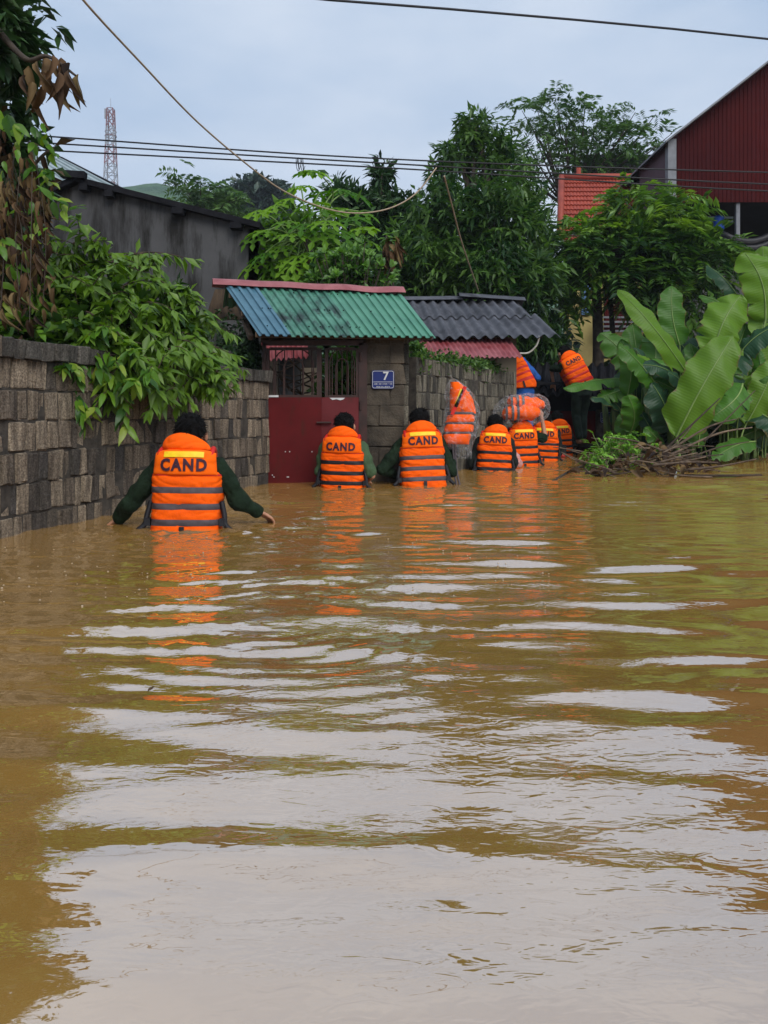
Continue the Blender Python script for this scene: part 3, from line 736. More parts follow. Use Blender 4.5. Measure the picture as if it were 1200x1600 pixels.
# ------------------------------------------------------------------ hut with fibre-cement roof, awning
def hut():
    RL, RR, EL, ER = P(628, 470, 12.9), P(818, 468, 13.1), P(645, 528, 11.1), P(877, 524, 11.4)
    t = thing('hut', 'cream hut with grey corrugated roof and faded red awning behind the vine wall', 'hut', P(740, 700, 12.2))
    r_up = r_dn = None
    for (s0, s1) in ((0.0, 0.36), (0.345, 0.69), (0.675, 0.93)):
        corr(RL, RR, EL, ER, 12.5, 0.030, 'roof_sheet', 'fibro', t, s0, s1, 0.0, 0.52, lift=0.012, per=12)
    for (s0, s1) in ((0.0, 0.30), (0.29, 0.665), (0.655, 1.0)):
        corr(RL, RR, EL, ER, 12.5, 0.030, 'roof_sheet', 'fibro', t, s0, s1, 0.46, 1.0, lift=-0.006, per=12)
    BL, BR = RL + Vector((-.2, 1.8, -.85)), RR + Vector((-.2, 1.8, -.85))
    corr(RL, RR, BL, BR, 12.5, 0.03, 'back_roof_sheet', 'fibro', t, per=8)
    for (a, b) in ((P(628, 467, 12.88), P(722, 466, 12.9)), (P(717, 461, 12.86), P(820, 468, 13.0))):
        mb = MB()
        mb.grid(lambda s, q: a.lerp(b, s) + Vector((0, -0.13 * (q - .5) * 2, 0.04 - 0.075 * abs((q - .5) * 2))), 12, 7); mb.build('ridge_cap', M['fibro'], t, True)
    # awning
    AL, AR, AEL, AER = P(650, 529, 11.3), P(793, 528, 11.6), P(664, 559, 10.55), P(816, 558, 10.95)
    corr(AL, AR, AEL, AER, 19, 0.012, 'awning_sheet', 'red_awning', t, per=8)
    # walls
    y0 = 12.05; xl, xr = (640 - 600) / F * y0, (807 - 600) / F * y0
    mb = MB(); mb.box(((xl + xr) / 2, y0 + .06, 0.65), (xr - xl, 0.12, 2.5)); mb.build('front_wall', M['cream'], t)
    mb = MB(); mb.box((xr - .06, y0 + .97, 0.65), (0.12, 1.68, 2.5)); mb.build('side_wall', M['cream'], t)
    mb = MB(); mb.box((xl + .06, y0 + .97, 0.65), (0.12, 1.68, 2.5)); mb.build('side_wall', M['cream'], t)
    mb = MB(); mb.bar(P(752, 560, 12.0), P(752, 582, 12.0), .05, .05, (0, 1, 0)); mb.bar(P(752, 573, 12.0), P(775, 566, 11.75), .05, .05); mb.bar(P(775, 558, 11.75), P(775, 568, 11.75), .04, .04, (0, 1, 0)); mb.build('awning_bracket', M['wood'], t)
    mb = MB(); mb.box(P(767, 588, 11.98), (0.07, 0.12, 0.13)); mb.build('vent_opening', M['dark'], t)
    for s in (0.1, 0.5, 0.9):
        MB().bar(RL.lerp(RR, s) - Vector((0, 0, .09)), RL.lerp(RR, s).lerp(EL.lerp(ER, s), .85) - Vector((0, 0, .09)), .06, .07).build('rafter', M['wood'], t)
hut()

# ------------------------------------------------------------------ low dark tiled gate at the back
def back_gate():
    y0 = 14.4
    t = thing('tiled_gateway', 'low gateway with dark corrugated tile roof and maroon door at the lane end', 'gateway', P(890, 706, y0))
    RL, RR, EL, ER = P(826, 568, 15.2), P(1010, 572, 15.3), P(820, 602, 14.2), P(1012, 606, 14.3)
    corr(RL, RR, EL, ER, 13, 0.045, 'roof_sheet', 'dark_edge', t, 0, .52, per=10); corr(RL, RR, EL, ER, 13, 0.045, 'roof_sheet', 'dark_edge', t, .5, 1, lift=.01, per=10)
    EL2, ER2 = P(818, 616, 13.95), P(1014, 618, 14.05)
    a, b = P(820, 606, 14.25), P(1012, 608, 14.3)
    corr(a, b, EL2, ER2, 13, 0.045, 'lower_roof_sheet', 'dark_edge', t, per=10)
    MB().bar(P(818, 599, 14.0), P(892, 599, 14.05), .05, .05).build('rail', M['dark_edge'], t)
    def wallbox(nm, u0, u1, v0, v1, Y, th, m):
        p, q = P(u0, v0, Y), P(u1, v1, Y); return MB().box(((p.x + q.x) / 2, Y + th / 2, (p.z + q.z) / 2), (q.x - p.x, th, p.z - q.z)).build(nm, M[m], t)
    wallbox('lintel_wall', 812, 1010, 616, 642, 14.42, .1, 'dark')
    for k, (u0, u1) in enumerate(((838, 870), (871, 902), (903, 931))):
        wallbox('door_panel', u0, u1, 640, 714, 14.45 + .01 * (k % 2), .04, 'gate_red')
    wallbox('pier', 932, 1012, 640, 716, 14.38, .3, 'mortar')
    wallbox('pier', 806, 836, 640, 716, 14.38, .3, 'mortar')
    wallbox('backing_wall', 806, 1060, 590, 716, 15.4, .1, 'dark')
    MB().bar(P(838, 660, 14.43), P(930, 660, 14.43), .02, .03).build('door_rail', M['gate_red'], t)
    MB().bar(P(850, 695, 14.30), P(1000, 697, 14.30), .3, .06).build('foot_ledge', M['mortar'], t)
    plate(951, 652, 26, 17, 14.36, 'blue number plate half hidden by a banana leaf on the dark gateway', '15', 0.05, 0.15, ((-.30, ((-.40, -.1), (0, .35))),), 0.66)
back_gate()

# ------------------------------------------------------------------ grey gable house behind the near wall
def grey_house():
    Y = 10.6
    t = thing('grey_house', 'grey cement gable house with dark stained wall behind the shrub', 'house', P(240, 640, Y))
    apex, re, le = P(122, 288, Y), P(402, 358, Y), P(-60, 372, Y)
    mb = MB(); base = [P(-60, 690, Y), P(402, 690, Y)]
    mb.prism([base[0], base[1], re, apex, le], (0, 0.14, 0)); mb.build('gable_wall', M['grey_render'], t)
    D = Vector((0, 6, 0))
    for (a, b, nm) in ((apex, re + (re - apex) * 0.02, 'roof_slope'), (apex, le, 'roof_slope')):
        d = (b - a).normalized(); up = Vector((-d.z, 0, d.x)) if d.x > 0 else Vector((d.z, 0, -d.x))
        o = Vector((0, -0.14, 0)); u = up * 0.045
        MB().prism([a + o, b + o, b + o + u * 1.6, a + o + u * 1.6], D).build(nm, M['dark_edge'], t)
    MB().bar(apex + Vector((-.16, -.15, .09)), apex + Vector((.16, -.15, .07)), .12, .09).build('ridge_tile', M['dark_edge'], t)
    for f in (0.05, 0.19, 0.57, 0.89):
        p = apex.lerp(re, f); MB().box(p + Vector((0, -.08, -.045)), (.15 if f > .3 else .11, .16, .085)).build('purlin_end', M['dark_edge'], t)
    mb = MB(); mb.prism([P(402, 690, Y + .0), P(402, 358, Y), P(402, 358, Y) + D, P(402, 690, Y) + D], (-.12, 0, 0)); mb.build('side_wall', M['grey_render'], t)
    # pale sheet roof of the next house
    Y2 = 17.0
    t2 = thing('sheet_roof_house', 'house with pale ribbed sheet roof showing above the grey gable', 'house', P(60, 600, Y2))
    RL, RR, EL, ER = P(-120, 238, Y2 + 2), P(96, 246, Y2 + 2), P(-120, 300, Y2), P(188, 294, Y2 - .1)
    corr(RL, RR, EL, ER, 26, .02, 'roof_sheet', 'lightsteel', t2, prof='trap', per=10)
    MB().bar(P(94, 246, Y2 + 2), P(190, 295, Y2 - .12), .08, .05).build('verge_strip', M['dark_edge'], t2)
    MB().prism([P(-120, 300, Y2 + .1), P(186, 296, Y2 + .1), P(186, 640, Y2 + .1), P(-120, 640, Y2 + .1)], (0, .15, 0)).build('front_wall', M['grey_render'], t2)
grey_house()

# ------------------------------------------------------------------ sheds inside the yard seen through the gate bars
def yard():
    t = thing('yard_shed', 'small shed with pale red corrugated awning seen through the gate bars', 'shed', P(450, 650, 10.2))
    A, B, C, D = P(408, 535, 10.4), P(480, 532, 10.5), P(412, 563, 9.9), P(482, 558, 10.0)
    corr(A, B, C, D, 9, .02, 'awning_sheet', 'red_awning', t, per=8)
    for (u0, u1, v0, v1, m) in ((400, 436, 560, 690, 'cream'), (437, 470, 560, 690, 'grey_render'), (471, 500, 575, 690, 'cream')):
        p, q = P(u0, v0, 10.45), P(u1, v1, 10.45)
        MB().box(((p.x + q.x) / 2, 10.45, (p.z + q.z) / 2), (q.x - p.x - .01, .1, p.z - q.z)).build('wall_panel', M[m], t)
    hp = thing('pole_heap', 'heap of thin leaning poles behind the gate bars', 'poles', P(470, 640, 9.6))
    for k in range(11):
        a = P(random.uniform(415, 470), random.uniform(560, 610), 9.5); b = P(random.uniform(450, 520), random.uniform(560, 640), 9.7)
        o = MB().tube([a, (a + b) / 2 + Vector((0, 0, random.uniform(-.04, .04))), b], random.uniform(.008, .014), 6).build('pole', M['wood'], hp)
yard()

# ------------------------------------------------------------------ barn and tiled house
def barn():
    Y = 19.0
    t = thing('barn', 'tall open barn clad in dark red ribbed sheets with grey corner column', 'barn', P(1100, 650, Y))
    xl = P(1046, 0, Y).x; zb = P(0, 316, Y).z
    apex_x = P(1500, 0, Y).x
    p1, p2 = P(1046, 219, Y), P(1200, 100, Y); slope = (p2.z - p1.z) / (p2.x - p1.x)
    def zt(x): return p1.z + slope * (x - xl) if x < apex_x else p1.z + slope * (2 * apex_x - x - xl)
    npan = 7; xr = 2 * apex_x - xl; pw = (xr - xl) / npan
    for k in range(npan):
        mb = MB(); n = 20; xs = []
        for i in range(n):
            x = xl + pw * (k + i / n)
            xs += [(x, 0), (x + pw / n * .78, 0), (x + pw / n * .84, .014), (x + pw / n * .94, .014)]
        xs.append((xl + pw * (k + 1), 0))
        vs = [Vector((x, Y - o, zb)) for x, o in xs] + [Vector((x, Y - o, zt(x))) for x, o in xs]; m = len(xs)
        mb.add(vs, [(i, i + 1, m + i + 1, m + i) for i in range(m - 1)]); mb.build('gable_sheet', M['barn_red'], t, fix=False)
    D = 3.2
    for sgn in (0, 1):
        a = Vector((xl - .25, Y - .45, zt(xl) - .02 - .25 * slope)); b = Vector((apex_x, Y - .45, zt(apex_x) + .05))
        if sgn: a = Vector((2 * apex_x - a.x, a.y, a.z)); 
        MB().prism([a, b, b + Vector((0, 0, .05)), a + Vector((0, 0, .05))], (0, 12, 0)).build('roof_slope', M['steel_grey'], t)
    MB().box((xl - .02, Y - .14, (P(0, 325, Y).z + zt(xl)) / 2 - .05), (.20, .2, zt(xl) - P(0, 325, Y).z)).build('corner_column', M['steel_grey'], t)
    # side cladding going back
    mb = MB(); n = 14; D2 = 1.9; zs = P(0, 330, Y).z
    vs = []
    for i in range(n * 2 + 1):
        y = Y + .15 + D2 * i / (n * 2); o = 0.03 * (i % 2)
        vs += [Vector((xl - .05 - o, y, zs)), Vector((xl - .05 - o, y, zt(xl) - .1))]
    mb.add(vs, [(2 * i, 2 * i + 2, 2 * i + 3, 2 * i + 1) for i in range(n * 2)]); mb.build('side_sheet', M['barn_side'], t, fix=False)
    MB().prism([Vector((xl - .08, Y + .1, zb - 4)), Vector((xr, Y + 4, zb - 6)), Vector((xr, Y + 4, zb + 3)), Vector((xl - .0, Y + .1 + 6, zb + .5))], (0, .2, 0)) if False else None
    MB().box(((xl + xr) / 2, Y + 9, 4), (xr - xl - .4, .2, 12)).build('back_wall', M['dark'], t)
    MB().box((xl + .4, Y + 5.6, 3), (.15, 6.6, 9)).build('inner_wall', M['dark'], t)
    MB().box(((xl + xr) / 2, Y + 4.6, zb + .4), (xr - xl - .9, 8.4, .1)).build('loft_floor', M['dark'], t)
    # lower rendered wall and column
    zw = P(0, 396, Y).z
    MB().box(((xl + xr) / 2 + .3, Y + .2, zw / 2), (xr - xl - .3, .2, zw)).build('base_wall', M['grey_render'], t)
    MB().box((P(1155, 0, Y).x, Y + .1, (zb + zw) / 2), (.09, .09, zb - zw)).build('post', M['steel_grey'], t)
    MB().box((P(1400, 0, Y).x, Y + .1, (zb + zw) / 2), (.2, .2, zb - zw)).build('post', M['steel_grey'], t)
    c = P(1123, 348, Y + .6)
    tag(MB().tube([c + Vector((0, 0, -.18)), c + Vector((0, 0, .12)), c + Vector((0, 0, .16))], [.13, .13, .10], 16).build('water_drum', M['blue_drum'], None), 'blue plastic drum inside the open barn', 'drum')
    for k in range(4):   # folds of dark sheeting hung along the opening
        a, b = P(1128, 366 + 9 * k, Y + .1), P(1230, 350 + 12 * k, Y + .15)
        pts = [a.lerp(b, s) + Vector((0, 0, -.30 * math.sin(math.pi * s))) for s in np.linspace(0, 1, 9)]
        MB().tube(pts, .09, 8).build('sheeting_fold', M['cable'], t, True)
    MB().box(P(1118, 340, Y + .9), (.9, .02, .05)).build('slat', M['lightsteel'], t); MB().box(P(1118, 346, Y + .9), (.9, .02, .05)).build('slat', M['lightsteel'], t)
barn()

def tiled_house():
    Y = 20.6
    t = thing('tiled_house', 'yellow house with terracotta tile roof behind the trees', 'house', P(940, 640, Y))
    RL, RR, EL, ER = P(880, 278, 22.5), P(1012, 278, 22.5), P(878, 372, 20.3), P(1030, 372, 20.3)
    n = 13
    dn = (EL - RL); nrm = (RR - RL).cross(dn).normalized()
    if nrm.z < 0: nrm = -nrm
    for k in range(n):
        q0, q1 = k / n, (k + 1) / n + .012
        mb = MB(); m = 26
        def fn(s, y):
            q = lerp(q0, q1, y); p = RL.lerp(RR, s).lerp(EL.lerp(ER, s), q)
            return p + nrm * (.045 * y + .022 * abs(math.sin(math.pi * s * m)) - 0.045)
        mb.grid(fn, m * 6 + 1, 3)
        b = len(mb.v)
        mb.grid(lambda s, y: fn(s, 1.0) - nrm * .05 * y, m * 6 + 1, 2)
        mb.build('tile_course', M['tile'], t, fix=False)
    MB().tube([RL + Vector((-.1, 0, .03)), RR + Vector((0, 0, .03))], .1, 8).build('ridge_tile', M['tile'], t, True)
    MB().tube([RL + Vector((-.05, -.02, .03)), EL + Vector((-.05, 0, .05))], .09, 8).build('verge_tile', M['tile'], t, True)
    MB().tube([P(904, 276, 22.6), P(904, 262, 22.6)], .07, 8).build('chimney_pipe', M['tile'], t)
    p, q = P(884, 366, Y), P(1060, 690, Y)
    MB().box(((p.x + q.x) / 2, Y + .1, (p.z + q.z) / 2), (q.x - p.x, .2, p.z - q.z)).build('wall', M['yellow_wall'], t)
    def pan(nm, u0, u1, v0, v1, m, dy):
        a, b = P(u0, v0, Y), P(u1, v1, Y); return MB().box(((a.x + b.x) / 2, Y - dy, (a.z + b.z) / 2), (b.x - a.x, .06, a.z - b.z)).build(nm, M[m], t)
    d = pan('door', 944, 984, 436, 515, 'barn_red', .03)
    f = pan('window', 951, 961, 452, 478, 'cream', .07); f.parent = d; f.matrix_parent_inverse = Matrix.Identity(4)
    pan('blue_shutter', 908, 922, 438, 492, 'bluecloth_pale', .04)
    for k in range(4): pan('balcony_slat', 930, 1000, 497 + 7 * k, 500 + 7 * k, 'steel_grey', .35)
    pan('gutter', 884, 1050, 366, 372, 'steel_grey', .3)
    MB().bar(P(980, 372, Y - .3), P(980, 420, Y - .3), .1, .1, (0, 1, 0)).build('downpipe', M['steel_grey'], t)
M['bluecloth_pale'] = pm('blue painted shutter', (0.08, 0.17, 0.34), (0.07, 0.14, 0.29), 4, 0.6, 0)
tiled_house()

# ------------------------------------------------------------------ overhead cables
def catenary(a, b, sag, n=28): return [a.lerp(b, s) + Vector((0, 0, -sag * 4 * s * (1 - s))) for s in np.linspace(0, 1, n)]
def cable(pts, r, mat, name, label, cat, group=None, n=7):
    o = MB().tube(pts, r, n).build(name, M[mat], None, True); tag(o, label, cat, group); return o
CY = 9.4
names3 = ('topmost of the three black cables crossing in front of the trees', 'middle one of the three black cables crossing in front of the trees', 'lowest of the three black cables crossing in front of the trees')
for (va, vm, vb, nm) in ((208, 248, 271, names3[0]), (219, 255, 290, names3[1]), (231, 262, 301, names3[2])):
    a, b, m = P(0, va, CY), P(1260, vb, CY + .6), P(600, vm, CY + .3)
    a2 = P(-500, va - 30, CY - .4); b2 = P(1900, vb + 12, CY + 1.2)
    pts = []
    ctrl = [a2, a, m, b, b2]
    for i in range(4):
        p0, p1, p2, p3 = ctrl[max(i - 1, 0)], ctrl[i], ctrl[i + 1], ctrl[min(i + 2, 4)]
        for k in range(14):
            q = k / 14; pts.append(0.5 * ((2 * p1) + (p2 - p0) * q + (2 * p0 - 5 * p1 + 4 * p2 - p3) * q * q + (3 * p1 - p0 - 3 * p2 + p3) * q ** 3))
    pts.append(b2)
    cable(pts, 0.0098, 'cable', 'overhead_cable', nm, 'cable')
cable([P(300, -22, 6.6), P(516, 0, 7), P(700, 14, 7.4), P(900, 31, 7.8), P(1050, 45, 8.1), P(1210, 62, 8.4), P(1600, 108, 9)], 0.0115, 'cable', 'overhead_cable', 'single black cable high in the sky above the barn', 'cable')
def spl(ctrl, n=10):
    pts = []
    for i in range(len(ctrl) - 1):
        p0, p1, p2, p3 = ctrl[max(i - 1, 0)], ctrl[i], ctrl[i + 1], ctrl[min(i + 2, len(ctrl) - 1)]
        for k in range(n):
            q = k / n; pts.append(0.5 * ((2 * p1) + (p2 - p0) * q + (2 * p0 - 5 * p1 + 4 * p2 - p3) * q * q + (3 * p1 - p0 - 3 * p2 + p3) * q ** 3))
    pts.append(ctrl[-1]); return pts
cable(spl([P(90, -60, 5.0), P(130, 0, 5.2), P(220, 98, 6.0), P(310, 192, 7.0), P(400, 268, 8.0), P(450, 302, 8.5), P(510, 326, 9.0), P(560, 333, 9.2), P(610, 325, 9.4), P(650, 302, 9.5), P(682, 262, 9.55)]), 0.0085, 'cord', 'slack_cord', 'beige cord sagging from high in the sky to the cables', 'cord')
cable(spl([P(694, 275, 9.7), P(706, 320, 10.2), P(722, 380, 11), P(748, 456, 12.6)]), 0.010, 'cord', 'tie_cord', 'beige cord running down from the cables to the grey hut roof', 'cord')
cable(spl([P(843, 525, 11.4), P(838, 540, 11.45), P(826, 551, 11.5), P(812, 552, 11.5)]), 0.014, 'whiterope', 'hose', 'short white hose hanging from the grey hut roof edge', 'hose')
pts = []
for k in range(40):
    s = k / 39; a = s * 2 * math.pi * 4
    p = P(462 + 14 * s, 250 + 1 * s, CY + .2); pts.append(p + Vector((.03 * math.sin(a * .5), .05 * math.cos(a), .08 * math.sin(a) - .05)))
cable(pts, .004, 'cable', 'wire_tie', 'thin wire loops tied round the cables over the papaya', 'wire', n=5)

# ------------------------------------------------------------------ foliage tools
def norm(a): return a / np.maximum(np.linalg.norm(a, axis=-1, keepdims=True), 1e-9)
def leaves_mesh(name, pos, d, nrm, L, W, mat, tone=None, droop=0.15, r=rng):
    """many small folded leaves: 5 vertices and 4 triangles each"""
    N = len(pos); d = norm(d); side = norm(np.cross(d, nrm)); n = np.cross(side, d)
    L = L.reshape(-1, 1); W = W.reshape(-1, 1)
    b = pos; tip = pos + d * L - np.array([0, 0, 1.0]) * L * droop
    m = pos + d * L * 0.48 - n * W * 0.12
    l = pos + d * L * 0.45 + side * W * 0.5 + n * W * 0.1
    rr = pos + d * L * 0.45 - side * W * 0.5 + n * W * 0.1
    co = np.stack([b, l, m, rr, tip], 1).reshape(-1, 3)
    i = np.arange(N)[:, None] * 5
    f = np.concatenate([i + np.array([0, 2, 1]), i + np.array([1, 2, 4]), i + np.array([0, 3, 2]), i + np.array([2, 3, 4])], 0)
    if tone is None: tone = r.random(N)
    return fast_mesh(name, co, f, mat, False, {'tone': np.repeat(tone, 5)})

def whorls(centers, outd, per, L, W, droop=0.5, spread=0.9, r=rng):
    """rosettes of leaves round twig tips"""
    N = len(centers); c = np.repeat(centers, per, 0); o = np.repeat(norm(outd), per, 0)
    rnd = r.normal(size=(N * per, 3)); d = norm(o * (1 - spread * .5) + rnd * spread * .75) + np.array([0, 0, -1.0]) * droop * r.random((N * per, 1))
    c = c - o * (r.random((N * per, 1)) * L * 0.9) + r.normal(size=(N * per, 3)) * L * .08
    nr = norm(np.array([0, 0, 1.0]) + r.normal(size=(N * per, 3)) * .5)
    Ls = L * (0.65 + 0.55 * r.random(N * per)); return c, d, nr, Ls, Ls * W

def crown_pts(ells, r=rng, shell=0.55):
    cs, os_ = [], []
    for (c, rad, n) in ells:
        dirs = norm(r.normal(size=(n, 3))); rr = (shell + (1 - shell) * r.random((n, 1))) ** 0.7
        p = np.array(c) + dirs * rr * np.array(rad) * (1 + 0.22 * r.normal(size=(n, 1)))
        cs.append(p); os_.append(norm(dirs * np.array([1, 1, .8]) + np.array([0, 0, .35])))
    return np.concatenate(cs), np.concatenate(os_)
def E(u, v, Y, ru, rv, ry, n):   # crown lobe seen at (u, v), radii in picture pixels at that distance
    s = Y / F; return (tuple(P(u, v, Y)), (ru * s, ry, rv * s), n)
def limbs(mb, base, targets, r0, r=random):
    for tg in targets:
        tg = Vector(tg); mid = base.lerp(tg, .5) + Vector((r.uniform(-.2, .2), r.uniform(-.2, .2), r.uniform(.0, .3))) * (tg - base).length * .3
        pts = spl([base, mid, tg], 6); n = len(pts); mb.tube(pts, [r0 * (1 - .8 * i / (n - 1)) for i in range(n)], 7)

def tree(name, label, base, fork, ells, L, W, per, mat, trunk_r, droop=.5, group=None, seed=1, tonefn=None, spread=.9, kind='whorl', limbs_n=9, shell=.55, cat='tree'):
    r = np.random.default_rng(seed); rr = random.Random(seed)
    t = thing(name, label, cat, base, group)
    c, o = crown_pts(ells, r, shell)
    if kind == 'whorl': pos, d, nr, Ls, Ws = whorls(c, o, per, L, W, droop, spread, r)
    else: pos, d, nr, Ls, Ws = pinnate(c, o, per, L, W, droop, r)
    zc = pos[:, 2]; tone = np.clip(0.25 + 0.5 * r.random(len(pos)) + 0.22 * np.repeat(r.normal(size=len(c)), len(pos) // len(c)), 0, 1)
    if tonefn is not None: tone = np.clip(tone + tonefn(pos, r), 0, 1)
    link('crown', leaves_mesh('crown', pos, d, nr, Ls, Ws, M[mat], tone, .12), t)
    mb = MB(); pts = spl([Vector(base), Vector(base).lerp(Vector(fork), .5) + Vector((.08, 0, 0)), Vector(fork)], 6)
    mb.tube(pts, [trunk_r * (1.15 - .45 * i / (len(pts) - 1)) for i in range(len(pts))], 10)
    tg = [c[rr.randrange(len(c))] for _ in range(limbs_n)] + [e[0] for e in ells]
    limbs(mb, Vector(fork), tg, trunk_r * .55, rr)
    mb.build('trunk', M['bark'], t, True)
    return t
def pinnate(centers, outd, per, L, W, droop, r):
    """compound leaves: a drooping rachis carrying paired leaflets; per = leaflets, L = rachis length"""
    N = len(centers); o = norm(norm(outd) + r.normal(size=(N, 3)) * .7 + np.array([0, 0, -.15]))
    side = norm(np.cross(o, norm(np.array([0, 0, 1.0]) + r.normal(size=(N, 3)) * .3)))
    k = np.arange(per); s = (k // 2 + 1) / (per // 2 + 0.5); sg = np.where(k % 2 == 0, 1.0, -1.0)
    Lr = L * (.7 + .6 * r.random((N, 1, 1)))
    pos = centers[:, None, :] + o[:, None, :] * s[None, :, None] * Lr - np.array([0, 0, 1.0]) * droop * (s ** 2)[None, :, None] * Lr
    d = side[:, None, :] * sg[None, :, None] + o[:, None, :] * .55 + np.array([0, 0, -.25])
    pos = pos.reshape(-1, 3); d = d.reshape(-1, 3) + r.normal(size=(N * per, 3)) * .12
    nr = norm(np.array([0, 0, 1.0]) + r.normal(size=(N * per, 3)) * .3)
    Ls = (np.repeat(Lr.reshape(-1), per)) * .42 * (.8 + .4 * r.random(N * per)); return pos, d, nr, Ls, Ls * W

# leaf meshes for leaves one can pick apart
def leaf_shape(L=1.0, W=.36, curl=.25, fold=.18, n=6, tipsharp=1.0, seed=0):
    r = random.Random(seed); mb = MB()
    def hw(s): return W * .5 * (math.sin(math.pi * min(1, s ** .75)) ** .8) * (1 - .25 * s * tipsharp)
    tw = r.uniform(-.35, .35)
    def fn(a, s):
        x = (a - .5) * 2; w = hw(s)
        z = fold * abs(x) * w * 2 - curl * s * s * L + .03 * math.sin(s * 9 + x * 2 + seed)
        y = s * L; a_ = tw * s
        return Vector((x * w * math.cos(a_) - (z) * 0, y, z + x * w * math.sin(a_)))
    mb.grid(fn, 3, n + 1); return mb
def leaf_variants(mat, k, **kw):
    out = []
    for i in range(k):
        q = dict(kw); rr = random.Random(i * 7 + 1)
        q['curl'] = kw.get('curl', .25) * rr.uniform(.4, 1.7); q['seed'] = i
        out.append(leaf_shape(**q).mesh('leaf', M[mat], True))
    return out
def leaf_obj(name, me, parent, inv, pos, d, nrm, L):
    d = Vector(d).normalized(); s = d.cross(Vector(nrm))
    if s.length < 1e-4: s = d.orthogonal()
    s.normalize(); n = s.cross(d)
    o = bpy.data.objects.new(name, me); COL.objects.link(o); o.parent = parent
    o.matrix_basis = inv @ Matrix.Translation(Vector(pos)) @ Matrix((s, d, n)).transposed().to_4x4() @ Matrix.Scale(L, 4)
    return o

